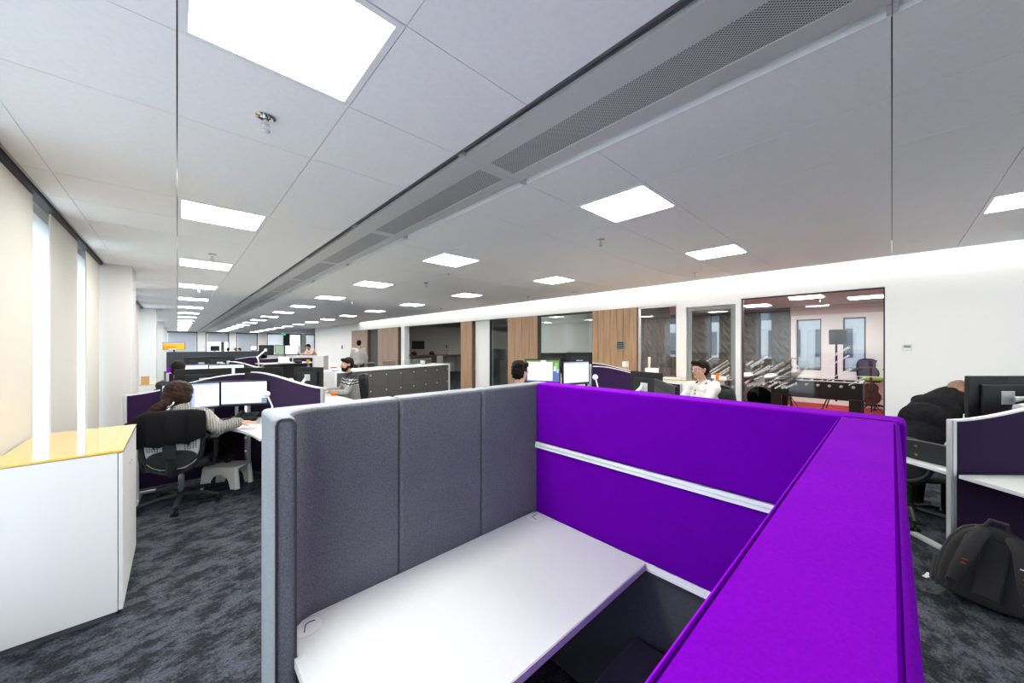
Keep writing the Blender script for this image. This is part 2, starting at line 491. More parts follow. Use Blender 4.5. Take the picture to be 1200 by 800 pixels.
M = dict(
    ceiling=mat('ceiling_tile_white', (0.90, 0.90, 0.90), 0.8, noise=(40, 0.02)),
    void=mat('ceiling_void', (0.03, 0.03, 0.03), 0.9),
    white=mat('white_paint', (0.84, 0.84, 0.83), 0.7),
    column=mat('column_paint', (0.62, 0.61, 0.59), 0.7),
    gloss=mat('white_laminate', (0.78, 0.78, 0.78), 0.35),
    table=mat('white_worktop', (0.655, 0.665, 0.655), 0.4, noise=(220, 0.015)),
    edge=mat('worktop_edge', (0.56, 0.55, 0.58), 0.5),
    yellow=mat('yellow_glass', (0.80, 0.50, 0.045), 0.04, coat=1.0),
    carpet=carpet_mat(),
    red=mat('red_carpet', (0.42, 0.030, 0.024), 0.95, noise=(60, 0.2)),
    felt=felt_mat('grey_felt', (0.172, 0.185, 0.188), 0.40, sheen=0.05),
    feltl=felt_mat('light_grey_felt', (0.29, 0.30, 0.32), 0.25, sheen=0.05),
    feltd=felt_mat('dark_grey_felt', (0.055, 0.06, 0.07), 0.3),
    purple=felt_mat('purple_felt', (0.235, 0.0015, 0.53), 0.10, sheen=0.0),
    purpled=felt_mat('dark_purple_felt', (0.118, 0.0006, 0.325), 0.06, sheen=0.0),
    piping_g=mat('grey_piping', (0.05, 0.05, 0.06), 0.9),
    piping_p=mat('purple_piping', (0.075, 0.0005, 0.20), 0.95, spec=0.0),
    alu=mat('aluminium', (0.66, 0.67, 0.68), 0.35, metal=0.6),
    trim=mat('white_metal', (0.82, 0.83, 0.84), 0.4),
    chrome=mat('chrome', (0.75, 0.75, 0.76), 0.12, metal=1.0),
    black=mat('black_plastic', (0.009, 0.009, 0.010), 0.5, spec=0.3),
    black2=mat('charcoal_plastic', (0.016, 0.017, 0.019), 0.55, spec=0.3),
    seatfab=mat('black_chair_fabric', (0.018, 0.02, 0.024), 0.9, bump=(400, 0.2)),
    shell=mat('white_chair_shell', (0.72, 0.72, 0.70), 0.5),
    aub=felt_mat('aubergine_fabric', (0.030, 0.014, 0.052), 0.12, sheen=0.1),
    darkpanel=felt_mat('charcoal_fabric', (0.045, 0.05, 0.06), 0.1),
    wool=mat('black_wool', (0.007, 0.007, 0.008), 0.95, bump=(120, 0.4), spec=0.1),
    blackcloth=mat('black_cloth', (0.008, 0.008, 0.009), 0.95, noise=(30, 0.4), bump=(40, 0.3), spec=0.1),
    bag=mat('black_nylon', (0.016, 0.016, 0.017), 0.75, bump=(300, 0.3)),
    strap=mat('black_webbing', (0.022, 0.022, 0.023), 0.8),
    knit=knit_mat('grey_cable_knit', (0.31, 0.30, 0.27)),
    fair=fairisle_mat(),
    hoodie=mat('cream_jersey', (0.60, 0.59, 0.55), 0.9, noise=(14, 0.08)),
    greyjumper=mat('grey_jumper', (0.40, 0.385, 0.36), 0.95, noise=(8, 0.12)),
    pink=mat('pink_shirt', (0.62, 0.42, 0.37), 0.9),
    redshirt=mat('coral_shirt', (0.7, 0.12, 0.12), 0.9),
    denim=mat('dark_trousers', (0.02, 0.022, 0.028), 0.9),
    skin=mat('skin', (0.56, 0.31, 0.22), 0.55),
    skin2=mat('skin_dark', (0.36, 0.18, 0.11), 0.55),
    hairb=mat('brown_hair', (0.022, 0.009, 0.006), 0.6, noise=(60, 0.5, (1, 1, 0.15)), spec=0.15),
    hairk=mat('black_hair', (0.009, 0.006, 0.005), 0.65, noise=(90, 0.5), spec=0.12),
    hairl=mat('light_brown_hair', (0.15, 0.075, 0.035), 0.5, noise=(50, 0.5, (1, 1, 0.2))),
    eye=mat('eye_white', (0.7, 0.7, 0.68), 0.3),
    iris=mat('iris_dark', (0.02, 0.012, 0.008), 0.2),
    lip=mat('lips', (0.42, 0.16, 0.13), 0.5),
    light=emis('light_diffuser', (1.0, 0.985, 0.95), PANEL_LIGHT),
    cove=emis('cove_strip', (1.0, 0.985, 0.95), COVE_LIGHT),
    rlight=emis('side_room_light', (1.0, 0.97, 0.92), ROOM_LIGHT),
    perf=perf_mat(),
    beam=mat('beam_metal', (0.55, 0.55, 0.55), 0.45),
    glass=glass_mat('clear_glass'),
    slot=mat('slot_grey', (0.11, 0.11, 0.115), 0.6),
    glassv=glass_mat('vessel_glass', (0.86, 0.90, 0.90), 2.0),
    glassd=glass_mat('tinted_glass', (0.75, 0.78, 0.78), 1.6),
    frost=mat('grey_glazing_frame', (0.22, 0.27, 0.27), 0.5),
    dots=dots_mat(),
    blind=blind_mat(),
    sheer=sheer_mat(),
    blindg=trans_mat('grey_blind', (0.50, 0.54, 0.60), 0.22),
    blindw=trans_mat('white_blind', (0.80, 0.82, 0.84), 0.5),
    frame=mat('dark_window_frame', (0.03, 0.032, 0.036), 0.5),
    wood=wood_mat('oak_veneer', (0.285, 0.172, 0.094), (0.40, 0.255, 0.150)),
    woodp=wood_mat('dusky_oak_veneer', (0.26, 0.17, 0.13), (0.36, 0.25, 0.20)),
    woodd=wood_mat('dark_oak_edge', (0.10, 0.055, 0.03), (0.14, 0.08, 0.045)),
    locker=mat('grey_locker', (0.085, 0.085, 0.082), 0.5),
    dgrey=mat('dark_grey_wall', (0.085, 0.085, 0.083), 0.85),
    mgrey=mat('mid_grey_wall', (0.56, 0.56, 0.54), 0.85),
    acoustic=mat('acoustic_panel', (0.11, 0.11, 0.102), 0.9),
    rceil=mat('warm_ceiling', (0.42, 0.40, 0.40), 0.8),
    bulk=mat('bulkhead', (0.55, 0.50, 0.46), 0.8),
    orange=mat('orange', (0.8, 0.22, 0.03), 0.6),
    card=mat('cardboard', (0.46, 0.30, 0.15), 0.85),
    paper=mat('paper', (0.82, 0.82, 0.80), 0.8),
    blue=mat('blue_plastic', (0.03, 0.05, 0.35), 0.5),
    redp=mat('red_print', (0.6, 0.05, 0.04), 0.6),
    cream=mat('cream_laminate', (0.72, 0.68, 0.55), 0.6),
    stool=mat('white_moulded_plastic', (0.70, 0.69, 0.66), 0.4),
    guitar=mat('guitar_red_brown', (0.045, 0.008, 0.005), 0.35, noise=(10, 0.4, (1, 1, 0.2))),
    green=mat('lime_fabric', (0.22, 0.48, 0.02), 0.85),
    mesh=mat('grey_mesh_fabric', (0.10, 0.11, 0.115), 0.8),
    brass=mat('brass', (0.8, 0.62, 0.35), 0.25, metal=1.0),
    facade=mat('pale_facade', (0.165, 0.175, 0.19), 0.8),
    facadew=mat('facade_glass', (0.022, 0.028, 0.042), 0.6, spec=0.1),
    facades=mat('facade_spandrel', (0.060, 0.072, 0.10), 0.8),
    stone=mat('stone_facade', (0.055, 0.055, 0.065), 0.9, noise=(3, 0.25, (1, 1, 6))),
    exitg=mat('exit_green', (0.03, 0.5, 0.25), 0.5, emit=0.8),
    lime_led=emis('status_lamp', (0.1, 0.9, 0.4), 2.0),
    ash=mat('dark_ash', (0.05, 0.052, 0.06), 0.7),
)
ORD = ['first', 'second', 'third', 'fourth', 'fifth', 'sixth', 'seventh', 'eighth', 'ninth', 'tenth', 'eleventh', 'twelfth', 'thirteenth', 'fourteenth', 'fifteenth', 'sixteenth', 'seventeenth', 'eighteenth']
# ================================================================== THE SETTING
PITCH = 2.5
CEIL = 2.70
FAR = 38.0
def struct(name, b, m, parent=None, bev=0.0, smooth=None):
    return b.build(name, m, parent, smooth=smooth, bev=bev, kind='structure')

# floor and carpet tiles
floor = struct('floor', MB().bb(-1.1, 6.7, -5, FAR, -0.15, -0.002).bb(6.7, 12.2, 8.7, FAR, -0.15, -0.002), M['carpet'])
ct = MB().bb(-0.2485, 0.2485, -0.2485, 0.2485, -0.006, 0.0).mesh('carpet_tile', M['carpet'])
for i in range(5):
    for j in range(13):
        x, y = -0.45 + 0.5 * i, 2.0 + 0.5 * j - 0.25
        place('carpet_tile', ct, floor, (x, y, 0))
for i in range(6):
    for j in range(5):
        place('carpet_tile', ct, floor, (3.05 + 0.5 * i, -1.5 + 0.5 * j, 0))
struct('floor_games_room', MB().bb(6.7, 13.1, -2.2, 7.7, -0.15, 0.0), M['red'])

# ceiling
segs = [(-4.9, -1.07, 0), (-1.07, -0.50, 1), (-0.50, 0.0, 0), (0.0, 1.145, 0)]
for n in range(15):
    segs += [(1.145 + PITCH * n, 1.715 + PITCH * n, 1), (1.715 + PITCH * n, 2.34 + PITCH * n, 0), (2.34 + PITCH * n, 3.645 + PITCH * n, 0)]
segs = [s for s in segs if s[0] < FAR]
cols = [(-0.70, -0.5815, 0), (-0.5785, -0.0025, 0), (0.0025, 0.5745, 1), (0.5785, 1.168, 0),
        (1.737, 2.3055, 0), (2.3105, 2.8805, 1), (2.8845, 4.405, 0), (4.4065, 4.929, 1), (4.9305, 6.40, 0)]
ceiling = struct('ceiling', MB().bb(-1.1, 6.75, -5, FAR, 2.93, 3.05).bb(6.75, 12.2, 19, FAR, 2.74, 3.05), M['void'])
bf = MB(); tiles = {}
for (x0, x1, lc) in cols:
    for (y0, y1, li) in segs:
        if lc and li: continue
        if y0 > 17.5:
            bf.bb(x0, x1, y0 + 0.002, min(y1, FAR) - 0.002, CEIL, CEIL + 0.02)
            continue
        key = (round(x1 - x0, 4), round(y1 - y0, 4))
        if key not in tiles:
            b = MB().box((0, 0, 0.01), (key[0], key[1] - 0.004, 0.02))
            tiles[key] = b.mesh('ceiling_tile', M['ceiling'])
        place('ceiling_tile', tiles[key], ceiling, ((x0 + x1) / 2, (y0 + y1) / 2, CEIL))
bf.bb(6.6, 12.1, 25.9, FAR, CEIL, CEIL + 0.02)
bf.build('distant_ceiling_tiles', M['ceiling'], ceiling, smooth=None, kind='stuff')
# rim at the light cove and edge profile on the window side
struct('trim_1', MB().bb(6.39, 6.41, -4.9, 18.0, CEIL - 0.004, CEIL + 0.05), M['white'])
struct('trim_2', MB().bb(-0.775, -0.72, -4.5, 7.19, CEIL - 0.032, CEIL + 0.02), M['black'])
struct('trim_3', MB().bb(-0.775, -0.72, 7.9, FAR, CEIL - 0.032, CEIL + 0.02), M['black'])
struct('trim_4', MB().bb(-0.715, -0.703, -4.5, FAR, CEIL, CEIL + 0.03), M['alu'])

# ceiling light panels
def row_word(n):
    return ORD[n]
lx, ly = 0.572, 0.566
fr = MB()
for sx in (-1, 1):
    fr.bb(sx * lx / 2 - (0.026 if sx > 0 else 0), sx * lx / 2 + (0.026 if sx < 0 else 0), -ly / 2, ly / 2, -0.003, 0.03)
    fr.bb(-lx / 2 + 0.026, lx / 2 - 0.026, sx * ly / 2 - (0.026 if sx > 0 else 0), sx * ly / 2 + (0.026 if sx < 0 else 0), -0.003, 0.03)
fr_me = fr.mesh('frame', M['trim'])
df_me = MB().bb(-lx / 2 + 0.026, lx / 2 - 0.026, -ly / 2 + 0.026, ly / 2 - 0.026, 0.006, 0.012).mesh('diffuser', M['light'])
ROWS = {0.2885: 'row nearest the window wall', 2.5955: 'row just right of the metal ceiling beam', 4.668: 'row nearest the long white wall'}
for x, rw in ROWS.items():
    k = 0
    for (y0, y1, li) in segs:
        if not li: continue
        if k == 0:
            if x < 4: k = 1; continue
            lab = 'square ceiling light panel cut by the right edge of the photo'
        else:
            lab = 'square ceiling light panel, %s along the %s' % (row_word(k - 1), rw)
        t = thing('ceiling_light', lab, 'ceiling light', (x, (y0 + y1) / 2, CEIL), 0, 'square ceiling light panels')
        w = 0.522 / lx if x > 4 else 1.0
        f_ = place('frame', fr_me, t); d_ = place('diffuser', df_me, t)
        t.scale = (w, 1, 1)
        k += 1

# chilled beam along the ceiling: one unit per 1.71 m
def beam_unit(y, lab):
    t = thing('chilled_beam', lab, 'ceiling vent', (1.17, y, CEIL), 0, 'metal chilled beams along the ceiling')
    Lb = 1.708
    b = MB().bb(0.055, 0.205, 0, Lb, -0.004, 0.02).bb(0.405, 0.500, 0, Lb, -0.004, 0.02)
    b.bb(0.205, 0.405, 0, 0.05, -0.004, 0.02).bb(0.205, 0.405, Lb - 0.05, Lb, -0.004, 0.02)
    b.build('face_panel', M['beam'], t, smooth=None)
    MB().bb(0.205, 0.405, 0.05, Lb - 0.05, 0.0, 0.015).build('perforated_grille', M['perf'], t, smooth=None)
    MB().bb(0.0, 0.012, 0, Lb, -0.004, 0.12).bb(0.012, 0.055, 0, Lb, 0.085, 0.10).bb(0.043, 0.055, 0, Lb, 0.02, 0.085).build('air_slot', M['slot'], t, smooth=None)
    MB().bb(0.500, 0.506, 0, Lb, 0.0, 0.05).bb(0.506, 0.565, 0, Lb, 0.034, 0.05).bb(0.560, 0.566, 0, Lb, -0.004, 0.034).build('side_channel', M['trim'], t, smooth=None)
    e = MB()
    for yy in (0.0, Lb - 0.012):
        e.bb(0.012, 0.055, yy, yy + 0.012, -0.003, 0.08).bb(0.506, 0.560, yy, yy + 0.012, -0.003, 0.034)
    e.build('end_plate', M['beam'], t, smooth=None)
    h = MB()
    for q in range(34):
        h.cyl((0.0405, 0.03 + q * 0.05, 0.05), (0.0435, 0.03 + q * 0.05, 0.05), 0.009, n=8, m=0)
    h.build('nozzle', M['black'], t, smooth=None, kind='stuff')
    return t
bu = beam_unit(0.0, 'metal chilled beam with perforated strip, second unit overhead, from the top edge of the photo')
bu['label'] = 'perforated metal chilled beam unit, longest in view, directly overhead'
ko = 0
for n in range(-2, 22):
    if n == 0: continue
    c_ = copy_tree(bu)
    c_.location.y = n * 1.71
    if n < 0:
        c_['label'] = 'perforated metal chilled beam unit, %s back from the overhead one, towards the top edge of the photo' % ORD[-n - 1]
    else:
        wd = ORD[n - 1] if n <= 18 else ('nineteenth', 'twentieth', 'twenty-first')[n - 19]
        c_['label'] = 'perforated metal chilled beam unit, %s beyond the overhead one' % wd

# ---- right wall at X = 6.6
WX = 6.6
def wr(y0, y1, z0, z1, x0=WX, x1=WX + 0.2): return MB().bb(x0, x1, y0, y1, z0, z1)
struct('wall_right', wr(-5, 0.06, 0, 2.93).bb(WX, WX + 0.2, 0.06, 25.9, 2.35, 2.93).bb(WX, WX + 0.2, 19.4, 25.9, 0, 2.35)
       .bb(WX + 0.14, WX + 0.2, 8.04, 8.83, 0, 2.35).bb(WX, WX + 0.2, 13.28, 13.58, 0, 2.35)
       .bb(WX, WX + 0.2, 2.56, 2.67, 0, 2.35), M['white'])
struct('trim_5', MB().bb(6.411, 6.425, -4.9, 18, CEIL + 0.012, CEIL + 0.03), M['cove'])
struct('baseboard_right', MB().bb(WX - 0.012, WX, -5, 0.06, 0, 0.1).bb(WX - 0.012, WX, 19.4, 25.9, 0, 0.1), M['alu'])
# oak panelled bays
def panel_bay(y0, y1, n, m, md, nm):
    p = struct(nm, MB().bb(WX + 0.015, WX + 0.13, y0, y1, 0, 2.35), md)
    w = (y1 - y0) / n
    pm = MB().bb(-0.009, 0.012, -w / 2 + 0.004, w / 2 - 0.004, 0.0, 2.345).mesh('plank', m)
    for k in range(n):
        place('plank', pm, p, (WX + 0.004 + 0.004 * (k % 2), y0 + w * (k + 0.5), 0.0))
    return p
panel_bay(17.1, 19.2, 8, M['woodp'], M['woodd'], 'wall_panel_1')
panel_bay(13.85, 15.85, 8, M['woodp'], M['woodd'], 'wall_panel_2')
panel_bay(8.83, 9.42, 4, M['wood'], M['woodd'], 'wall_panel_3')
panel_bay(6.1, 7.2, 8, M['wood'], M['woodd'], 'wall_panel_4')
panel_bay(3.44, 4.47, 7, M['wood'], M['woodd'], 'wall_panel_5')
struct('trim_6', MB().bb(WX, WX + 0.15, 19.22, 19.4, 0, 2.35), M['trim'])
# dark doorway between the first two bays, oak edge to its right
struct('door_1', MB().bb(WX + 0.12, WX + 0.16, 15.95, 17.05, 0, 2.33), M['ash'])
struct('trim_7', MB().bb(WX + 0.02, WX + 0.14, 15.86, 15.95, 0, 2.35), M['woodd'])
struct('trim_8', MB().bb(WX + 0.02, WX + 0.14, 17.05, 17.1, 0, 2.35), M['woodd'])

# ---- rooms behind the right wall
RZ = 2.70
struct('wall_side_rooms', MB()
       .bb(10.0, 10.1, 4.3, 8.65, 0, RZ)           # back of the small rooms
       .bb(6.8, 14.2, 18.6, 18.75, 0, RZ).bb(14.1, 14.2, 8.55, 18.6, 0, RZ).bb(6.8, 14.1, 8.55, 8.65, 0, RZ).bb(6.8, 10.0, 6.9, 7.0, 0, RZ).bb(6.85, 10.0, 4.3, 4.4, 0, RZ), M['mgrey'])
struct('ceiling_side_rooms', MB().bb(6.8, 10.1, 4.3, 8.65, RZ, RZ + 0.1).bb(6.8, 14.2, 8.65, 18.75, RZ, RZ + 0.1), M['rceil'])
struct('floor_side_rooms', MB().bb(6.81, 14.1, 7.7, 18.6, -0.15, 0.001).bb(6.7, 10.0, 4.4, 7.7, 0.0, 0.003), M['carpet'])
# games room shell
GX = 13.0
b = MB()
wins_d = [(2.46, 2.80), (3.89, 4.20), (5.30, 5.62), (6.75, 7.05)]
ys = [2.0] + [v for w in wins_d for v in w] + [7.7]
for i in range(0, len(ys), 2): b.bb(GX, GX + 0.25, ys[i], ys[i + 1], 0, RZ)
for w in wins_d: b.bb(GX, GX + 0.25, w[0], w[1], 0, 1.15).bb(GX, GX + 0.25, w[0], w[1], 2.62, RZ)
b.bb(10.1, GX, 7.6, 7.7, 0, RZ)
wall_ac = struct('wall_games_back', b, M['dgrey'])
b = MB()
wins_w = [(0.46, 0.90), (1.335, 1.89)]
ys = [-2.2, 0.46, 0.90, 1.335, 1.89, 2.0]
for i in range(0, len(ys), 2): b.bb(GX - 0.05, GX + 0.25, ys[i], ys[i + 1], 0, 2.45)
for w in wins_w: b.bb(GX - 0.05, GX + 0.25, w[0], w[1], 0, 0.9).bb(GX - 0.05, GX + 0.25, w[0], w[1], 2.34, 2.45)
b.bb(6.8, GX, -2.2, -2.1, 0, RZ)
struct('wall_games_white', b, M['white'])
struct('trim_9', MB().bb(GX - 0.12, GX + 0.25, -2.2, 2.0, 2.45, RZ), M['bulk'])
struct('ceiling_games', MB().bb(6.8, GX + 0.25, -2.2, 4.35, RZ, RZ + 0.1).bb(10.1, GX + 0.25, 4.35, 7.7, RZ, RZ + 0.1), M['rceil'])
struct('baseboard_games', MB().bb(GX - 0.10, GX - 0.05, -2.1, 2.0, 0.0, 0.75), M['white'])
wk = 20
for w, z0, z1, x in [(w, 1.15, 2.62, GX + 0.1) for w in wins_d] + [(w, 0.9, 2.34, GX + 0.1) for w in wins_w]:
    fb = MB(); y0, y1 = w
    fb.bb(x, x + 0.06, y0, y0 + 0.035, z0, z1).bb(x, x + 0.06, y1 - 0.035, y1, z0, z1).bb(x, x + 0.06, y0, y1, z0, z0 + 0.035).bb(x, x + 0.06, y0, y1, z1 - 0.035, z1)
    f_ = struct('window_%d' % wk, fb, M['frame']); wk += 1
    MB().bb(x + 0.025, x + 0.035, y0 + 0.035, y1 - 0.035, z0 + 0.035, z1 - 0.035).build('pane', M['glass'], f_, smooth=None)
# acoustic relief panels: each a square with raised wavy ridges
def relief(w, h):
    b = MB(); nx, nz = 6, 4
    vs = []
    for j in range(nz + 1):
        for i in range(nx + 1):
            edge = 0.0 if i in (0, nx) or j in (0, nz) else 1.0
            d = 0.012 + edge * (0.05 * (0.5 + 0.5 * math.sin(i * 2.1 + (j % 2) * 2.1)))
            vs.append((-d, -w / 2 + w * i / nx, -h / 2 + h * j / nz))
    fs = []
    for j in range(nz):
        for i in range(nx):
            a = j * (nx + 1) + i
            fs.append((a, a + nx + 1, a + nx + 2, a + 1))
    b.add(vs, fs)
    b.bb(-0.012, 0.0, -w / 2, w / 2, -h / 2, h / 2)
    return b.mesh('acoustic_panel', M['acoustic'])
rp = relief(0.52, 0.425)
spans = [(2.02, 2.44), (2.82, 3.87), (4.22, 5.28), (5.64, 6.73)]
for y0, y1 in spans:
    n = max(1, round((y1 - y0) / 0.53)); w = (y1 - y0) / n
    for k in range(n):
        for j in range(6):
            o = place('acoustic_panel', rp, wall_ac, (GX, y0 + w * (k + 0.5), 0.225 + 0.43 * j))
            o.scale = (1, (w - 0.01) / 0.52, 1)
wall_ap = struct('wall_games_side', MB().bb(6.85, 10.0, 4.25, 4.299, 0, RZ), M['dgrey'])
for k in range(6):
    for j in range(6):
        o = place('acoustic_panel', rp, wall_ap, (7.12 + 0.53 * k, 4.25, 0.225 + 0.43 * j), PI / 2)

# glazing along the right wall
def glazing(name, y0, y1, fm, x=WX + 0.08, fw=0.035, z0=0.0, gm='glass', mull=()):
    fb = MB()
    for a, c in ((y0, y0 + fw), (y1 - fw, y1)): fb.bb(x - 0.03, x + 0.03, a, c, z0, 2.35)
    fb.bb(x - 0.03, x + 0.03, y0, y1, z0, z0 + 0.05).bb(x - 0.03, x + 0.03, y0, y1, 2.35 - fw, 2.35)
    f_ = struct(name, fb, fm)
    ys_ = [y0 + fw] + list(mull) + [y1 - fw]
    for a, c in zip(ys_[:-1], ys_[1:]):
        MB().bb(x - 0.006, x + 0.006, a + 0.002, c - 0.002, z0 + 0.05, 2.35 - fw).build('pane', M[gm], f_, smooth=None)
    return f_
g1 = glazing('window_10', 0.06, 1.66, M['frame'], fw=0.015, mull=(0.70,))
g2 = glazing('window_11', 2.67, 3.44, M['alu'], fw=0.03)
g3 = glazing('window_12', 4.47, 6.1, M['frame'], fw=0.04, gm='glassd')
g4 = glazing('window_13', 7.2, 8.04, M['frame'], fw=0.03, gm='glassd')
# glazed door with white outer frame and grey stiles
d2 = struct('door_2', MB().bb(WX - 0.02, WX + 0.12, 1.66, 1.73, 0, 2.35).bb(WX - 0.02, WX + 0.12, 2.50, 2.57, 0, 2.35).bb(WX - 0.02, WX + 0.12, 1.73, 2.50, 2.27, 2.35), M['white'])
MB().bb(WX + 0.02, WX + 0.06, 1.74, 1.805, 0.01, 2.26).bb(WX + 0.02, WX + 0.06, 2.425, 2.49, 0.01, 2.26).bb(WX + 0.02, WX + 0.06, 1.805, 2.425, 2.20, 2.26).bb(WX + 0.02, WX + 0.06, 1.805, 2.425, 0.01, 0.12).build('door_leaf', M['frost'], d2, smooth=None)
MB().bb(WX + 0.035, WX + 0.045, 1.805, 2.425, 0.12, 2.20).build('pane', M['glass'], d2, smooth=None)
MB().cyl((WX + 0.02, 1.775, 1.04), (WX - 0.04, 1.775, 1.04), 0.011).cyl((WX - 0.04, 1.775, 1.04), (WX - 0.04, 1.93, 1.04), 0.010).cyl((WX + 0.02, 1.775, 0.92), (WX + 0.005, 1.775, 0.92), 0.026).build('handle', M['chrome'], d2)
MB().bb(WX + 0.01, WX + 0.02, 1.66, 3.44, 0.0, 0.001).build('threshold', M['alu'], d2, smooth=None)
# diagonal dotted film on the glass: slanting strokes, each a strip of dots
def film(parent, x, strokes):
    b = MB()
    for (y, z, ln, w) in strokes:
        dy, dz = -0.80 * ln, 0.60 * ln
        ny, nz = 0.6 * w, 0.8 * w
        b.slab([(y, z), (y + dy, z + dz), (y + dy + ny, z + dz + nz), (y + ny, z + nz)], (x, 0, 0), (0, 1, 0), (0, 0, 1), 0.001)
    return b.build('frosted_film', M['dots'], parent, smooth=None)
rs = random.Random(3)
st = []
for k in range(60):
    c_ = rs.random()
    st.append((1.60 - 0.58 * c_ + rs.uniform(-0.04, 0.04), 0.92 + 0.36 * rs.random() * (1 - 0.3 * c_), rs.uniform(0.10, 0.30), rs.uniform(0.015, 0.04)))
st += [(0.66, 1.36, 0.34, 0.03), (0.60, 1.30, 0.26, 0.02), (0.46, 1.20, 0.12, 0.015), (0.62, 1.1, 0.3, 0.015), (0.40, 1.05, 0.22, 0.015)]
film(g1, WX + 0.066, [s for s in st if s[0] - 0.8 * s[2] > 0.09])
film(d2, WX + 0.03, [(2.20, 1.30, 0.14, 0.012), (2.12, 1.14, 0.34, 0.02), (2.10, 1.10, 0.34, 0.025), (2.06, 1.05, 0.30, 0.025), (2.07, 1.01, 0.30, 0.02), (2.02, 0.96, 0.24, 0.025), (2.1, 0.86, 0.36, 0.015), (1.98, 1.20, 0.18, 0.015)])
MB().bb(WX + 0.070, WX + 0.071, 0.08, 0.42, 1.175, 1.190).build('dotted_band', M['dots'], g1, smooth=None)

# side room lights
rf = MB().bb(-0.3, 0.3, -0.3, 0.3, 0.0, 0.03).mesh('housing', M['trim'])
rd = MB().bb(-0.27, 0.27, -0.27, 0.27, -0.006, -0.001).mesh('diffuser', M['rlight'])
for x, y, lab in [(8.2, 2.8, 'flat ceiling light inside the games room, seen above the glazed door'),
                  (8.6, 1.05, 'flat ceiling light inside the games room, nearest the large glass pane'),
                  (10.2, 1.3, 'flat ceiling light inside the games room, behind the one nearest the glass'),
                  (11.4, 2.5, 'flat ceiling light inside the games room, before the dark relief wall'),
                  (11.2, 0.4, 'flat ceiling light inside the games room, above the speaker stand'),
                  (11.6, 5.6, 'flat ceiling light inside the games room, deep beside the narrow windows'),
                  (7.7, 5.0, 'flat ceiling light in the dark meeting room, closest to its window'),
                  (9.0, 5.2, 'flat ceiling light in the dark meeting room, farther in'),
                  (9.0, 10.2, 'added unseen ceiling light in the open room with the worktop, behind the oak panel'),  # this and the next two are unseen, added to brighten this room
                  (11.6, 11.2, 'added unseen ceiling light in the open room with the worktop, deeper behind the oak panel'),
                  (13.0, 15.2, 'added unseen ceiling light in the open room with the worktop, beside its back wall')]:
    t = thing('room_light', lab, 'ceiling light', (x, y, RZ - 0.031), 0, 'flat lights in the side rooms')
    place('housing', rf, t); place('diffuser', rd, t)

# ---- window wall on the left
b = MB().bb(-1.1, -0.95, -5, FAR, 2.64, 2.93).bb(-1.1, -0.95, -5, FAR, 0, 0.12)
struct('wall_left', b, M['white'])
bays = [(-5.0, 7.19), (7.9, 15.0), (15.7, 22.8), (23.5, 30.6), (31.3, FAR)]
for i, (y0, y1) in enumerate(bays):
    n = max(1, round((y1 - y0) / 1.55)); w = (y1 - y0) / n
    fb = MB().bb(-1.05, -0.98, y0, y1, 0.12, 0.17).bb(-1.05, -0.98, y0, y1, 2.59, 2.64)
    for k in range(n + 1):
        fb.bb(-1.05, -0.98, max(y0, y0 + w * k - 0.03), min(y1, y0 + w * k + 0.03), 0.17, 2.59)
    f_ = struct('window_%d' % (i + 1), fb, M['white'])
    for k in range(n):
        MB().bb(-1.02, -1.01, y0 + w * k + 0.03, y0 + w * (k + 1) - 0.03, 0.17, 2.59).build('pane', M['glass'], f_, smooth=None)
    MB().bb(-0.852, -0.848, y0 + 0.01, y1 - 0.01, 0.10, 2.68).build('sheer_curtain', M['sheer'], f_, smooth=None)
for i, y in enumerate((7.2, 15.0, 22.8, 30.6)):
    struct('wall_left_column_%d' % (i + 1), MB().bb(-1.1, -0.455, y, y + 0.69, 0, 2.93), M['column'], bev=0.006)
# fabric blinds in front of the windows
bl = {}
def blind(y0, y1, lab):
    key = round(y1 - y0, 2)
    if key not in bl:
        bl[key] = (MB().bb(-0.004, 0.004, -key / 2, key / 2, 0.06, 2.66).mesh('fabric', M['blind']),
                   MB().cyl((0, -key / 2, 0.05), (0, key / 2, 0.05), 0.012).mesh('hem_bar', M['alu'], 35))
    t = thing('window_blind', lab, 'blind', (-0.748, (y0 + y1) / 2, 0), 0, 'cream blinds on the window wall')
    place('fabric', bl[key][0], t); place('hem_bar', bl[key][1], t)
for k, (a, c) in enumerate([(3.1, 4.16), (4.65, 5.71), (6.2, 7.12)]):
    blind(a, c, 'cream fabric window blind, %s' % ('largest in view, behind the near yellow-topped cabinet' if k == 0 else 'second from the camera, between two bright gaps' if k == 1 else 'third from the camera, against the near white column'))
for k in range(4):  # unseen blinds added to hold back daylight beside the camera
    blind(-4.9 + 1.14 * k, -4.9 + 1.14 * k + 1.0, 'unseen cream window blind added beside or behind the photographer, %s from the back corner' % ORD[k])
kk = 0
for (y0, y1) in bays[1:]:
    y = y0 + 0.35
    while y + 1.0 < y1:
        blind(y, y + 0.95, 'cream fabric window blind, %s past the near white column' % (ORD[kk] if kk < 18 else 'last'))
        kk += 1; y += 1.5

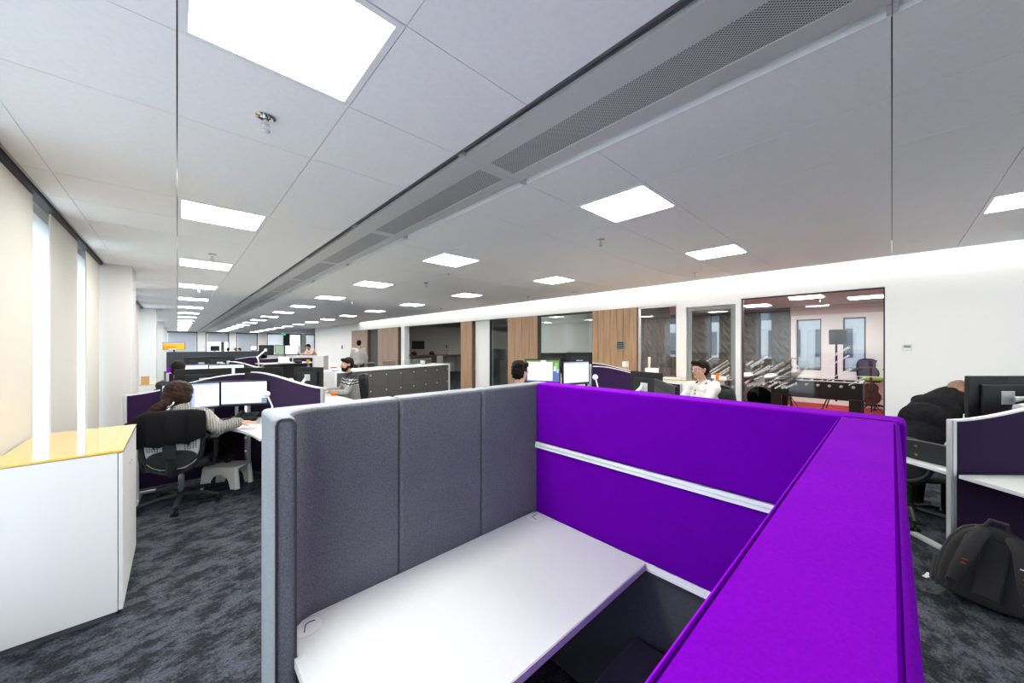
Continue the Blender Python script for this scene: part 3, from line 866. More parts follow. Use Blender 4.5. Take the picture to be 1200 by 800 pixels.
# ---- far end wall and its windows
fw_ = [(-0.6, 1.19), (1.69, 3.18), (3.66, 5.15), (5.83, 8.50), (8.86, 9.67)]
b = MB(); xs = [-1.1] + [v for w in fw_ for v in w] + [12.2]
for i in range(0, len(xs), 2): b.bb(xs[i], xs[i + 1], FAR, FAR + 0.25, 0, 2.93)
b.bb(-1.1, 12.2, FAR, FAR + 0.25, 0, 0.75).bb(-1.1, 12.2, FAR, FAR + 0.25, 2.68, 2.93)
struct('wall_far', b, M['white'])
struct('wall_far_side', MB().bb(12.1, 12.2, 19, FAR, 0, 2.93), M['white'])
spec = [('blindg', 0.75), ('blindg', 1.85), ('blindg', 0.75), ('blindw', 0.95), ('blindw', 0.75)]
for i, ((x0, x1), (bm_, zb)) in enumerate(zip(fw_, spec)):
    fb = MB()
    for a in (x0, x1 - 0.07): fb.bb(a, a + 0.07, FAR + 0.02, FAR + 0.12, 0.75, 2.68)
    fb.bb(x0, x1, FAR + 0.02, FAR + 0.12, 2.56, 2.68).bb(x0, x1, FAR + 0.02, FAR + 0.12, 0.75, 0.82)
    mx_ = {1: 2.65, 3: 7.06}.get(i)
    if mx_: fb.bb(mx_, mx_ + (0.22 if i == 1 else 0.55), FAR + 0.02, FAR + 0.12, 0.82, 2.56)
    f_ = struct('window_%d' % (30 + i), fb, M['frame'])
    MB().bb(x0 + 0.07, x1 - 0.07, FAR + 0.08, FAR + 0.09, 0.82, 2.56).build('pane', M['glass'], f_, smooth=None)
    x1b = mx_ if i == 3 else x1 - 0.08
    bb_ = MB().bb(x0 + 0.08, x1b, FAR - 0.01, FAR + 0.01, zb, 2.60).build('roller_blind', M[bm_], None, smooth=None)
    tag(bb_, 'roller blind on the end wall, %s window from the window-wall corner' % ORD[i], 'blind', 'roller blinds on the end wall')
wins_added = [(-0.3, 1.6), (2.1, 4.0), (4.4, 6.2)]  # unseen windows added behind the camera to brighten ceiling and booth
b = MB().bb(-1.1, 6.8, -5.15, -5.0, 0, 0.8).bb(-1.1, 6.8, -5.15, -5.0, 2.6, 2.93)
xs = [-1.1] + [v for w in wins_added for v in w] + [6.8]
for i in range(0, len(xs), 2): b.bb(xs[i], xs[i + 1], -5.15, -5.0, 0.8, 2.6)
struct('wall_back', b, M['white'])
for i, (x0, x1) in enumerate(wins_added):
    fb = MB().bb(x0, x0 + 0.05, -5.1, -5.02, 0.8, 2.6).bb(x1 - 0.05, x1, -5.1, -5.02, 0.8, 2.6).bb(x0, x1, -5.1, -5.02, 0.8, 0.85).bb(x0, x1, -5.1, -5.02, 2.55, 2.6)
    f_ = struct('window_%d' % (40 + i), fb, M['frame'])
    MB().bb(x0 + 0.05, x1 - 0.05, -5.065, -5.055, 0.85, 2.55).build('pane', M['glass'], f_, smooth=None)

# building across the street, seen through the games room windows
bl_ = thing('opposite_building', 'pale office building across the street, seen through the games room windows', 'building', (24, 2, 0))
b = MB().bb(0, 1, -30, 30, 0.4, 3.0)
for k in range(4): b.bb(-0.25, 1, -30, 30, 3.0 + 3.2 * k + 1.5, 3.0 + 3.2 * (k + 1))
b.build('facade', M['facade'], bl_, smooth=None)
MB().bb(-0.3, 0.6, -30, 30, -6, 0.4).build('stone_base', M['stone'], bl_, smooth=None)
wmesh = MB().bb(-0.02, 0.06, -0.7, 0.7, 0, 1.42).mesh('window', M['facadew'])
for k in range(3):
    MB().bb(0.2, 1, -30, 30, 3.0 + 3.2 * k, 4.5 + 3.2 * k).build('spandrel', M['facades'], bl_, smooth=None)
    for j in range(14):
        place('window', wmesh, bl_, (0.16, -14 + 2.0 * j, 3.04 + 3.2 * k))
for j in range(14):
    place('window', wmesh, bl_, (-0.02, -14 + 2.0 * j, 1.0))
# ================================================================== FOREGROUND BOOTH
booth = thing('work_booth', 'large upholstered work booth in the foreground, grey felt inside, purple felt sides, white worktop', 'booth', (0.8, 0.7, 0))
def bp(b, name, m, bev=0.0, seg=4, smooth=40, parent=booth):
    b.v = [(v[0] - 0.8, v[1] - 0.7, v[2]) if parent is booth else v for v in b.v]
    return b.build(name, m, parent, smooth=smooth, bev=bev, seg=seg)
HT = 1.40
arc = [(0.245 + 0.09 * (1 - math.cos(a)), 1.195 + 0.09 * math.sin(a)) for a in [PI / 2 * k / 8 for k in range(9)]]
OUT = []
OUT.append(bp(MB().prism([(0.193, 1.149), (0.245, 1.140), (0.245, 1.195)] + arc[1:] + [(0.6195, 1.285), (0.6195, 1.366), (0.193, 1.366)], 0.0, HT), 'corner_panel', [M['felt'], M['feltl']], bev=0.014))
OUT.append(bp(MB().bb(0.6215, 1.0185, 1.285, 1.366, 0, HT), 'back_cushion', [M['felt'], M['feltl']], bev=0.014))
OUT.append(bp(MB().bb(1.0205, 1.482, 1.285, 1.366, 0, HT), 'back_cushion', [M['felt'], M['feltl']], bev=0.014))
def outer_grey(o):
    # outward and upward faces take the lighter grey felt
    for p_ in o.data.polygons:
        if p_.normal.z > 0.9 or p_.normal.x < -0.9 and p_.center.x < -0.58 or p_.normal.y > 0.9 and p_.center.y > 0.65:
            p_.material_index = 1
for o_ in OUT: outer_grey(o_)
def frame_pipe(pts, r, m, name='piping'):
    return bp(MB().tube(pts, r, n=6), name, m)
e0 = (0.1965, 1.1475); e1 = (0.2415, 1.1395)
frame_pipe([(e0[0], e0[1], 0.02), (e0[0], e0[1], HT - 0.02), (e0[0] + 0.006, e0[1] - 0.001, HT - 0.008), (e0[0] + 0.013, e0[1] - 0.002, HT - 0.004), (e1[0] - 0.013, e1[1] + 0.002, HT - 0.004), (e1[0] - 0.006, e1[1] + 0.001, HT - 0.009), (e1[0], e1[1], HT - 0.02), (e1[0], e1[1], 0.02)], 0.0032, M['piping_g'])
o_ = bp(MB().bb(1.376, 1.486, -0.026, 1.2835, 1.094, HT), 'side_cushion', [M['purpled'], M['purple']], bev=0.014)  # top and outer faces take the lighter purple, the inner face the darker
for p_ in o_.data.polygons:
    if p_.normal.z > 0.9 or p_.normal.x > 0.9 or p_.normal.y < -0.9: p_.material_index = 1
bp(MB().bb(1.379, 1.484, -0.020, 1.2835, 0.724, 1.066), 'side_cushion', M['purpled'], bev=0.006)
bp(MB().bb(1.388, 1.482, -0.020, 1.2835, 0.0, 0.695), 'side_cushion', M['feltd'], bev=0.004)
for z in (1.066, 0.697):
    bp(MB().bb(1.374, 1.47, 0.0, 1.2835, z, z + 0.027).bb(1.371, 1.376, 0.0, 1.2835, z, z + 0.011), 'rail', M['trim'], smooth=None)
bp(MB().bb(1.3705, 1.3742, 0.0, 1.2835, 1.0785, 1.0815), 'rail_groove', M['alu'], smooth=None)
bp(MB().bb(0.06, 1.3745, -0.014, 0.105, 0.0, HT), 'near_cushion', M['purple'], bev=0.012)
for y in (-0.004, 0.0975):
    frame_pipe([(0.07, y, HT - 0.0015), (1.30, y, HT - 0.0015), (1.366, y, HT - 0.003)], 0.0022, M['piping_p'])
frame_pipe([(1.3752, -0.012, HT - 0.012), (1.3752, 0.0, HT - 0.002), (1.3752, 0.09, HT - 0.002), (1.3752, 0.103, HT - 0.010)], 0.0022, M['piping_p'])
wt = bp(MB().prism([(0.237, 0.673), (1.364, 0.673), (1.364, 1.2845), (0.247, 1.2845), (0.247, 1.136), (0.237, 1.136)], 0.704, 0.7305), 'worktop', [M['table']], bev=0.0015, seg=2)
bp(MB().bb(0.238, 1.363, 0.6705, 0.6735, 0.7045, 0.7285), 'edge_band', M['edge'], smooth=None)
def grommet(x, y):
    g = MB().lathe([(0.040, 0.0), (0.040, 0.0015), (0.037, 0.0025), (0.034, 0.0018), (0.0, 0.0018)], (x, y, 0.7305), 28)
    o = bp(g, 'cable_port', M['gloss'])
    s_ = MB().tube([(x - 0.012, y - 0.020, 0.7327), (x - 0.002, y + 0.010, 0.7327), (x + 0.010, y + 0.016, 0.7327), (x + 0.026, y + 0.012, 0.7327)], 0.0016, n=6)
    bp(s_, 'slot', M['black'])
def Zp(u, v, z):
    a = (u - 600) / FPX; c, s = math.cos(YAW), math.sin(YAW)
    k = (z - EYE) / ((404.5 - v) / FPX)
    return ((s + a * c) * k, (c - a * s) * k)
def Dk(u, d):
    """point on the floor plan seen in photo column u at camera depth d"""
    a = (u - 600) / FPX; c, s = math.cos(YAW), math.sin(YAW)
    return ((s + a * c) * d, (c - a * s) * d)
grommet(0.292, 1.235); grommet(1.315, 1.235)
bp(MB().bb(0.30, 1.374, 0.107, 0.725, 0.27, 0.41), 'bench_seat', M['feltd'], bev=0.015)
bp(MB().bb(0.32, 1.36, 0.12, 0.66, 0.0, 0.27), 'bench_base', M['black2'])

# ================================================================== CABINETS BY THE WINDOW WALL
def cabinet(name, x0, x1, y0, y1, h, lab, face='x', ndoor=2, group=None, top='yellow'):
    t = thing(name, lab, 'cabinet', ((x0 + x1) / 2, (y0 + y1) / 2, 0), 0, group)
    cx, cy = (x0 + x1) / 2, (y0 + y1) / 2
    w, d = x1 - x0, y1 - y0
    sgn = 1 if face == 'x' else -1
    xa, xb = (-w / 2, w / 2 - 0.024) if sgn > 0 else (-w / 2 + 0.024, w / 2)
    MB().bb(xa, xb, -d / 2, d / 2, 0.03, h - 0.016).build('carcass', M['gloss'], t, smooth=None, bev=0.0015, seg=1)
    MB().bb(xa + 0.01, xb - 0.01, -d / 2 + 0.004, d / 2 - 0.01, 0.0, 0.03).build('plinth', M['ash'], t, smooth=None)
    MB().bb(-w / 2, w / 2, -d / 2 - 0.003, d / 2 + 0.003, h - 0.012, h).build('glass_top', M[top], t, smooth=None, bev=0.001, seg=1)
    xd = w / 2 - 0.021 if sgn > 0 else -w / 2 + 0.003
    for k in range(ndoor):
        ya = -d / 2 + d / ndoor * k + 0.0015; yb = -d / 2 + d / ndoor * (k + 1) - 0.0015
        dr = MB().bb(xd, xd + 0.018, ya, yb, 0.034, h - 0.018).build('door', M['gloss'], t, smooth=None, bev=0.001, seg=1)
        yl = yb - 0.05 if k % 2 == 0 else ya + 0.05
        xf = xd + 0.018 if sgn > 0 else xd
        MB().cyl((xf, yl, h - 0.18), (xf + 0.004 * sgn, yl, h - 0.18), 0.009, n=12).build('lock', M['chrome'], dr)
    return t
cabinet('storage_cabinet', -0.715, -0.232, 3.13, 4.07, 0.98, 'white storage cabinet with glossy yellow glass top, in front of the nearest cream blind')
cabinet('storage_cabinet', -0.445, -0.20, 8.1, 9.0, 0.98, 'white storage cabinet with yellow top and a small cardboard box, beyond the first white column')
c_ = MB().bb(-0.42, -0.33, 8.2, 8.3, 0.98, 1.10).build('cardboard_box', M['card'], None, smooth=None)
tag(c_, 'small brown cardboard box on the yellow-topped cabinet beyond the first column', 'box')
for k, (y0, y1) in enumerate([(1.85, 2.60), (2.61, 3.40), (3.41, 4.4)]):
    cabinet('storage_cabinet', 5.83, 6.45, y0, y1, 1.05, ['white yellow-topped cabinet below the glazed door, behind the seated man in the cream hoodie',
            'white yellow-topped cabinet below the dark relief-wall window, with papers on it',
            'white yellow-topped cabinet below the oak wall with the small display, holding cardboard boxes'][k], face='-x', group='yellow-topped cabinets along the white wall')

# ================================================================== DESK CLUSTERS
def screen_thing(hub, ang, L, zh, ze, lab, fab='aub', z0=0.06, foot=True, nogroup=False):
    a = R(ang); d = Vector((math.cos(a), math.sin(a), 0))
    t = thing('desk_screen', lab, 'desk screen', (hub[0], hub[1], 0), a, 'dark aubergine desk screens' if not nogroup else None)
    N = 22; s0 = 0.05
    prof = []
    for i in range(N + 1):
        q = i / N
        x = s0 + (L - 0.035 - s0) * q
        e = q * q * (3 - 2 * q)
        prof.append((x, zh + (ze - zh) * e + 0.012 * math.sin(q * PI)))
    poly = [(s0, z0)] + [(L - 0.035, z0)] + prof[::-1]
    MB().slab(poly, (0, 0, 0), (1, 0, 0), (0, 0, 1), 0.028).build('fabric_panel', M[fab], t, smooth=30)
    tr = MB()
    for (xa, za), (xb, zb) in zip(prof[:-1], prof[1:]):
        tr.slab([(xa, za), (xb, zb), (xb, zb + 0.012), (xa, za + 0.012)], (0, 0, 0), (1, 0, 0), (0, 0, 1), 0.032)
    tr.build('top_trim', M['trim'], t, smooth=None)
    ep = MB().bb(L - 0.035, L - 0.010, -0.019, 0.019, 0.0 if foot else z0, ze + 0.012).bb(L - 0.010, L, -0.014, 0.014, 0.0 if foot else z0, ze + 0.010)
    ep.build('end_post', M['alu'], t, smooth=None, bev=0.003, seg=2)
    if foot: MB().bb(L - 0.25, L + 0.02, -0.02, 0.02, 0.0, 0.022).build('foot', M['alu'], t, smooth=None)
    return t
def hub_post(hub, zh, lab):
    t = MB().bb(-0.024, 0.024, -0.024, 0.024, 0, zh + 0.03).build('hub_post', M['alu'], None, smooth=None, bev=0.006)
    t.location = (hub[0], hub[1], 0)
    return tag(t, lab, 'post', 'hub posts of the desk clusters')
def wing_desk(hub, a0, a1, L0, L1, dep, lab, dep1=None, zt=0.73, legs=True, ctrl=0.80, rail='black2'):
    """120 degree worktop in the sector from angle a0 counter-clockwise to a1"""
    t = thing('desk', lab, 'desk', (hub[0], hub[1], 0), 0, 'white three-way desks')
    u0 = Vector((math.cos(R(a0)), math.sin(R(a0)))); n0 = Vector((-u0.y, u0.x))
    u1 = Vector((math.cos(R(a1)), math.sin(R(a1)))); n1 = Vector((u1.y, -u1.x))
    bis = (u0 + u1).normalized()
    g = 0.022
    p_h = bis * 0.052
    dep1 = dep if dep1 is None else dep1
    A1 = u0 * L0 + n0 * g; A2 = u0 * (L0) + n0 * dep
    B1 = u1 * L1 + n1 * g; B2 = u1 * (L1) + n1 * dep1
    C = bis * ctrl
    cur = [(A2 * (1 - q) ** 2 + C * 2 * q * (1 - q) + B2 * q * q) for q in [k / 12 for k in range(13)]]
    poly = [tuple(p_h), tuple(A1)] + [tuple(p) for p in cur] + [tuple(B1)]
    MB().prism(poly, zt - 0.025, zt).build('worktop', M['table'], t, smooth=30, bev=0.002, seg=1)
    fr_ = MB()
    for u, n, Lx, dep in ((u0, n0, L0, dep), (u1, n1, L1, dep1)):
        p = u * (Lx * 0.5) + n * dep * 0.45
        fr_.box((p.x, p.y, zt - 0.05), (Lx * 0.75, 0.04, 0.05), math.atan2(u.y, u.x))
    fr_.build('under_frame', M[rail], t, smooth=None)
    if legs:
        for u, n, Lx in ((u0, n0, L0), (u1, n1, L1)):
            p = u * (Lx - 0.10) + n * dep * 0.45
            MB().box((p.x, p.y, zt / 2 - 0.02), (0.06, 0.06, zt - 0.05), math.atan2(u.y, u.x)).box((p.x, p.y, 0.0125), (0.06, dep * 0.75, 0.025), math.atan2(u.y, u.x)).build('leg', M['alu'], t, smooth=None)
    return t

WHITE_SCR = screen_mat('screen_document', (0.86, 0.89, 0.95), [(0.0, 0.92, 1, 1, (0.55, 0.62, 0.80)), (0.06, 0.10, 0.94, 0.86, (0.95, 0.96, 0.98)), (0.0, 0.0, 1, 0.04, (0.10, 0.13, 0.20))], 1.0)
TWO_SCR = screen_mat('screen_mail', (0.80, 0.85, 0.98), [(0.0, 0.93, 1, 1, (0.45, 0.52, 0.80)), (0.04, 0.12, 0.40, 0.86, (0.55, 0.64, 0.92)), (0.10, 0.25, 0.36, 0.70, (0.85, 0.88, 0.99)), (0.42, 0.06, 0.55, 0.80, (0.45, 0.55, 0.88)),
                                    (0.58, 0.06, 0.98, 0.92, (0.93, 0.95, 1.0)), (0.66, 0.5, 0.69, 0.88, (0.6, 0.68, 0.9)), (0.44, 0.1, 0.5, 0.5, (0.3, 0.38, 0.7)), (0.0, 0.0, 1, 0.05, (0.16, 0.2, 0.34))], 1.0)
SHEET_SCR = screen_mat('screen_sheet', (0.92, 0.94, 0.98), [(0.0, 0.94, 1, 1, (0.62, 0.70, 0.90)), (0.6, 0.70, 0.76, 0.72, (0.72, 0.76, 0.86)), (0.60, 0.29, 0.76, 0.315, (0.85, 0.35, 0.33)),
                                       (0.10, 0.45, 0.5, 0.46, (0.8, 0.83, 0.9)), (0.10, 0.60, 0.5, 0.61, (0.8, 0.83, 0.9)), (0.88, 0.05, 1, 0.26, (0.22, 0.30, 0.45)), (0.0, 0.0, 1, 0.045, (0.12, 0.16, 0.25))], 1.0)
PHOTO_SCR = screen_mat('screen_wallpaper', (0.35, 0.42, 0.60), [(0.0, 0.55, 1, 1, (0.16, 0.30, 0.10)), (0.86, 0.60, 0.96, 0.9, (0.25, 0.55, 0.16)), (0.0, 0.0, 1, 0.5, (0.12, 0.18, 0.42)), (0.45, 0.86, 0.6, 1.0, (0.9, 0.95, 0.95)),
                                             (0.84, 0.5, 0.9, 0.72, (0.75, 0.82, 0.9)), (0.93, 0.42, 0.97, 0.6, (0.6, 0.68, 0.9)), (0.05, 0.05, 0.80, 0.92, (0.97, 0.97, 0.98))], 1.0)
GREEN_SCR = screen_mat('screen_greenish', (0.26, 0.36, 0.27), [(0.05, 0.85, 0.6, 0.9, (0.4, 0.5, 0.42)), (0.08, 0.2, 0.9, 0.75, (0.30, 0.40, 0.31))], 1.0)
YEL_SCR = screen_mat('screen_yellow', (0.85, 0.55, 0.04), [(0.0, 0.86, 1, 1, (0.55, 0.45, 0.85)), (0.0, 0.0, 0.6, 0.5, (0.8, 0.35, 0.03)), (0.25, 0.0, 0.6, 0.12, (0.9, 0.9, 0.92))], 0.95)
PAD_SCR = screen_mat('screen_room_display', (0.02, 0.025, 0.03), [(0.15 + 0.26 * i, 0.12 + 0.27 * j, 0.33 + 0.26 * i, 0.30 + 0.27 * j, (0.20, 0.24, 0.25)) for i in range(3) for j in range(3)], 0.8)

def monitor(x, y, z, face, lab, scr=None, w=0.51, h=0.315, tilt=0.0, group=None, cat='monitor', name='monitor'):
    """z is the middle of the display; face the direction in degrees that the screen looks to"""
    t = thing(name, lab, cat, (x, y, z), R(face) + PI / 2, group)
    t.rotation_euler[0] = R(tilt)
    MB().bb(-w / 2, w / 2, -0.012, 0.014, -h / 2, h / 2).build('housing', M['black'], t, smooth=None, bev=0.004, seg=2)
    MB().bb(-w * 0.34, w * 0.34, 0.014, 0.034, -h * 0.36, h * 0.30).build('back_cover', M['black2'], t, smooth=None, bev=0.008, seg=2)
    MB().bb(-0.05, 0.05, 0.034, 0.040, -0.05, 0.05).build('mount_plate', M['alu'], t, smooth=None, bev=0.004, seg=2)
    if scr is not None:
        e = 0.016
        MB().quad((-w / 2 + e, -0.0128, -h / 2 + e + 0.006), (w / 2 - e, -0.0128, -h / 2 + e + 0.006), (w / 2 - e, -0.0128, h / 2 - e), (-w / 2 + e, -0.0128, h / 2 - e)).build('screen', scr, t, smooth=None)
        MB().bb(w * 0.40, w * 0.415, -0.0132, -0.012, -h / 2 + 0.008, -h / 2 + 0.014).build('power_lamp', M['blue'], t, smooth=None)
    return t
def arm(base, target, face, lab, elbow=0.16, bend=1, zt=0.73):
    """monitor arm from a desk clamp at base to the back of a monitor at target"""
    t = thing('monitor_mount', lab, 'monitor arm', (base[0], base[1], zt), 0, 'white jointed monitor arms')
    f = Vector((math.cos(R(face)), math.sin(R(face)), 0))
    end = Vector(target) - f * 0.082 - Vector((base[0], base[1], zt))
    MB().box((0, 0, 0.01), (0.09, 0.09, 0.02)).cyl((0, 0, 0.02), (0, 0, 0.22), 0.018).build('base_clamp', M['alu'], t)
    mid = Vector((end.x * 0.45, end.y * 0.45, max(0.24, end.z * 0.62)))
    side = Vector((-end.y, end.x, 0)); side = side.normalized() if side.length > 1e-4 else Vector((1, 0, 0))
    mid += side * elbow * 0.5 * bend
    MB().tube([(0, 0, 0.22), tuple(mid)], 0.017, n=8).build('lower_arm', M['trim'], t)
    MB().tube([tuple(mid), tuple(end)], 0.020, n=8).build('upper_arm', M['trim'], t)
    MB().ell(tuple(mid), (0.032, 0.032, 0.036), 14, 8).build('joint', M['trim'], t)
    MB().ell((end.x, end.y, end.z), (0.022, 0.022, 0.03), 12, 6).tube([tuple(end), tuple(end + f * 0.034)], 0.014, n=8).build('tilt_head', M['alu'], t)
    return t

# ---- cluster A: the woman's
HA = (0.66, 5.5)
hub_post(HA, 1.10, 'grey hub post behind the seated woman with the ponytail')
screen_thing(HA, 178, 1.08, 1.24, 1.065, 'dark aubergine desk screen left of the woman with the ponytail, ending near the window')
screen_thing(HA, -66, 1.30, 1.26, 1.12, 'wave-topped aubergine desk screen right of the woman with the ponytail')
screen_thing(HA, 60, 1.5, 0.95, 0.95, 'aubergine desk screen behind the black monitor of the bearded man')
wing_desk(HA, 178, 294, 1.06, 1.30, 0.34, 'white desk of the woman in the grey cable-knit sweater', dep1=0.69, ctrl=0.30)
wing_desk(HA, 60, 178, 1.1, 1.1, 0.62, 'white desk behind the monitors that the woman with the ponytail looks at')
wing_desk(HA, -66, 60, 1.30, 1.95, 0.74, 'white desk in front of the bearded man', dep1=0.42, ctrl=1.5)
monitor(0.120, 5.33, 1.03, -90, 'left monitor in front of the woman with the ponytail, showing blue windows', TWO_SCR, 0.50, 0.31)
monitor(0.58, 5.20, 1.04, -115, 'right monitor in front of the woman with the ponytail, showing a white page', SHEET_SCR, 0.48, 0.30)
arm((0.30, 5.45), (0.120, 5.35, 1.03), -90, 'monitor arm behind the left monitor of the woman with the ponytail', 0.05)
arm((0.52, 5.36), (0.58, 5.20, 1.04), -115, 'monitor arm behind the right monitor of the woman with the ponytail', 0.0)
monitor(0.25, 5.95, 1.14, 90, 'black monitor back just above the left monitor of the woman with the ponytail', WHITE_SCR, 0.55, 0.33)
monitor(0.80, 5.78, 1.14, 62, 'black monitor back just above the right monitor of the woman with the ponytail', WHITE_SCR, 0.55, 0.33)
arm((0.40, 5.62), (0.25, 5.95, 1.14), 90, 'monitor arm of the left of the two monitors backing onto the woman', 0.0)
arm((0.60, 5.74), (0.80, 5.78, 1.14), 62, 'monitor arm of the right of the two monitors backing onto the woman', 0.0)
_bx = Dk(362, 5.75)
monitor(_bx[0], _bx[1], 1.085, 36, 'black monitor back facing the bearded man in the patterned sweater', WHITE_SCR, 0.52, 0.33)
arm((_bx[0] - 0.16, _bx[1] - 0.14), (_bx[0], _bx[1], 1.06), 36, 'white monitor arm of the monitor facing the bearded man', 0.06)
# task light balls by the screens
def ball_lamp(x, y, z0, z, lab):
    t = thing('task_lamp', lab, 'lamp', (x, y, z0), 0, 'small desk lamps with white heads')
    h = z - z0
    MB().cyl((0, 0, 0), (0, 0, 0.015), 0.045).build('base', M['alu'], t)
    MB().tube([(0, 0, 0.01), (0.05, -0.03, h * 0.55), (0, 0, h)], 0.009, n=8).build('stem', M['trim'], t)
    MB().ell((0, 0, h), (0.036, 0.036, 0.034), 16, 10).build('head', M['trim'], t)
p = Dk(315, 4.05); ball_lamp(p[0] - 0.02, p[1], 0.73, 1.05, 'white-headed desk lamp beside the right monitor of the woman with the ponytail')
p = Dk(341, 5.3); ball_lamp(p[0], p[1], 0.73, 1.08, 'white-headed desk lamp behind the black monitor of the bearded man')

# ---- cluster B: the man seen from behind beyond the woman
HB = (0.72, 8.75)
hub_post(HB, 1.27, 'white hub post beyond the woman, above two white lit monitors')
screen_thing(HB, 178, 0.86, 1.25, 1.10, 'aubergine desk screen beside the short-haired man seen from behind')
screen_thing(HB, -66, 1.30, 1.28, 1.14, 'wave-topped aubergine desk screen right of the two white monitors beyond the woman')
screen_thing(HB, 58, 1.3, 1.27, 1.10, 'aubergine desk screen on the far side of the second desk cluster')
wing_desk(HB, 178, 294, 0.84, 1.2, 0.62, 'white desk of the short-haired man seen from behind')
wing_desk(HB, 58, 178, 1.15, 0.84, 0.62, 'white desk beyond the short-haired man seen from behind')
wing_desk(HB, -66, 58, 1.2, 1.15, 0.62, 'white desk at the right of the second desk cluster')
p = Dk(236, 6.35); monitor(p[0], p[1], 1.105, -92, 'white lit monitor in front of the short-haired man seen from behind', WHITE_SCR, 0.55, 0.33)
p = Dk(266, 6.35); monitor(p[0], p[1], 1.105, -105, 'white lit monitor under the hub post beyond the woman', WHITE_SCR, 0.52, 0.33)
p = Dk(236, 7.5); monitor(p[0], p[1], 1.19, 90, 'long black monitor back beyond the short-haired man seen from behind', None, 0.55, 0.33)
p = Dk(258, 7.5); monitor(p[0], p[1], 1.205, 80, 'black monitor back beyond the hub post of the second cluster', None, 0.50, 0.33)
for q, lab in ((236, 'monitor arm under the lit monitor of the short-haired man'), (266, 'monitor arm under the lit monitor below the hub post')):
    p = Dk(q, 6.35); arm((p[0] + 0.05, p[1] + 0.2), (p[0], p[1], 1.08), -95, lab, 0)
for q, lab in ((236, 'monitor arm of the long black monitor beyond the short-haired man'), (258, 'monitor arm of the black monitor beyond the hub post')):
    p = Dk(q, 7.5); arm((p[0] + 0.03, p[1] - 0.2), (p[0], p[1], 1.15), 88, lab, 0)

# ---- cluster C: raised desk farther back with monitors on long white arms
p0 = Dk(309, 11.0); p1 = Dk(369, 12.2)
ang = math.atan2(p1[1] - p0[1], p1[0] - p0[0]); Lc = math.hypot(p1[0] - p0[0], p1[1] - p0[1])
t = thing('raised_desk', 'white raised desk with dark front, holding a laptop and a yellow cup', 'desk', (p0[0], p0[1], 0), ang)
MB().bb(0, Lc, 0, 0.75, 1.0, 1.03).build('worktop', M['table'], t, smooth=None)
MB().bb(0.03, Lc - 0.3, 0.03, 0.06, 0.0, 0.98).build('modesty_panel', M['black'], t, smooth=None)
for x in (0.05, Lc - 0.1):
    MB().bb(x, x + 0.06, 0.3, 0.36, 0, 1.0).bb(x, x + 0.06, 0.05, 0.7, 0, 0.03).build('leg', M['alu'], t, smooth=None)
HC = (Dk(303, 11.6)[0], Dk(303, 11.6)[1])
screen_thing(HC, math.degrees(ang) , 1.7, 1.15, 1.15, 'low aubergine screen behind the raised desk with the laptop', z0=0.5, foot=False)
screen_thing(HC, math.degrees(ang) + 170, 1.3, 1.22, 1.04, 'wave-topped aubergine screen left of the raised desk with the laptop')
CM = []
for (u0, u1, scr, lab, d) in [(303.5, 321, None, 'dark monitor back left of the greenish screen on the raised desk', 11.9), (322, 333.5, GREEN_SCR, 'monitor with a greenish screen on the raised desk', 11.75), (334, 351, SHEET_SCR, 'monitor with a pale bluish sheet, right of the greenish screen', 11.9)]:
    a_ = Dk(u0, d); b_ = Dk(u1, d)
    w_ = math.hypot(b_[0] - a_[0], b_[1] - a_[1])
    f_ = math.degrees(math.atan2(b_[1] - a_[1], b_[0] - a_[0])) - 90 + (180 if scr is None else 0)
    monitor((a_[0] + b_[0]) / 2, (a_[1] + b_[1]) / 2, 1.44, f_, lab, scr, w_, 0.34)
    CM.append(((a_[0] + b_[0]) / 2, (a_[1] + b_[1]) / 2, 1.42, f_))
for q, (u, d, us, zt, lab) in enumerate([(303, 11.0, 311, 1.40, 'long white monitor arm reaching to the dark monitor back on the raised desk'), (327, 11.95, 326, 1.36, 'long white monitor arm reaching to the greenish screen'), (343, 12.1, 343, 1.36, 'short monitor arm below the pale bluish sheet screen')]):
    a_ = Dk(u, d)
    arm(a_, CM[q][:3], CM[q][3] , lab, 0.22, 1, zt=1.03 if u != 303 else 0.9)
p = Dk(335, 11.35)
t = thing('laptop', 'open silver laptop on the raised desk, left of the yellow cup', 'laptop', (p[0], p[1], 1.031), ang)
MB().bb(-0.16, 0.16, -0.11, 0.11, 0, 0.015).build('base', M['alu'], t, smooth=None)
MB().box((0, 0.15, 0.10), (0.32, 0.008, 0.22), rot=Matrix.Rotation(R(-20), 3, 'X')).build('lid', M['gloss'], t, smooth=None)
p = Dk(349, 11.75)
t = thing('desk_phone', 'black desk phone between the laptop and the yellow cup', 'phone', (p[0], p[1], 1.031), ang)
MB().box((0, 0, 0.04), (0.2, 0.18, 0.06), rot=Matrix.Rotation(R(15), 3, 'X')).build('body', M['black'], t, smooth=None, bev=0.008)
MB().bb(-0.11, -0.06, -0.1, 0.1, 0.075, 0.11).build('handset', M['black2'], t, smooth=None, bev=0.01)
p = Dk(360.5, 11.85)
t = thing('cup', 'yellow cup at the right end of the raised desk', 'cup', (p[0], p[1], 1.031))
MB().lathe([(0.035, 0), (0.045, 0.10), (0.041, 0.10), (0.033, 0.008), (0, 0.008)], (0, 0, 0)).build('body', M['yellow'], t)
MB().tube([(0.042, 0, 0.08), (0.075, 0, 0.07), (0.072, 0, 0.035), (0.038, 0, 0.025)], 0.006, n=6).build('handle', M['yellow'], t)

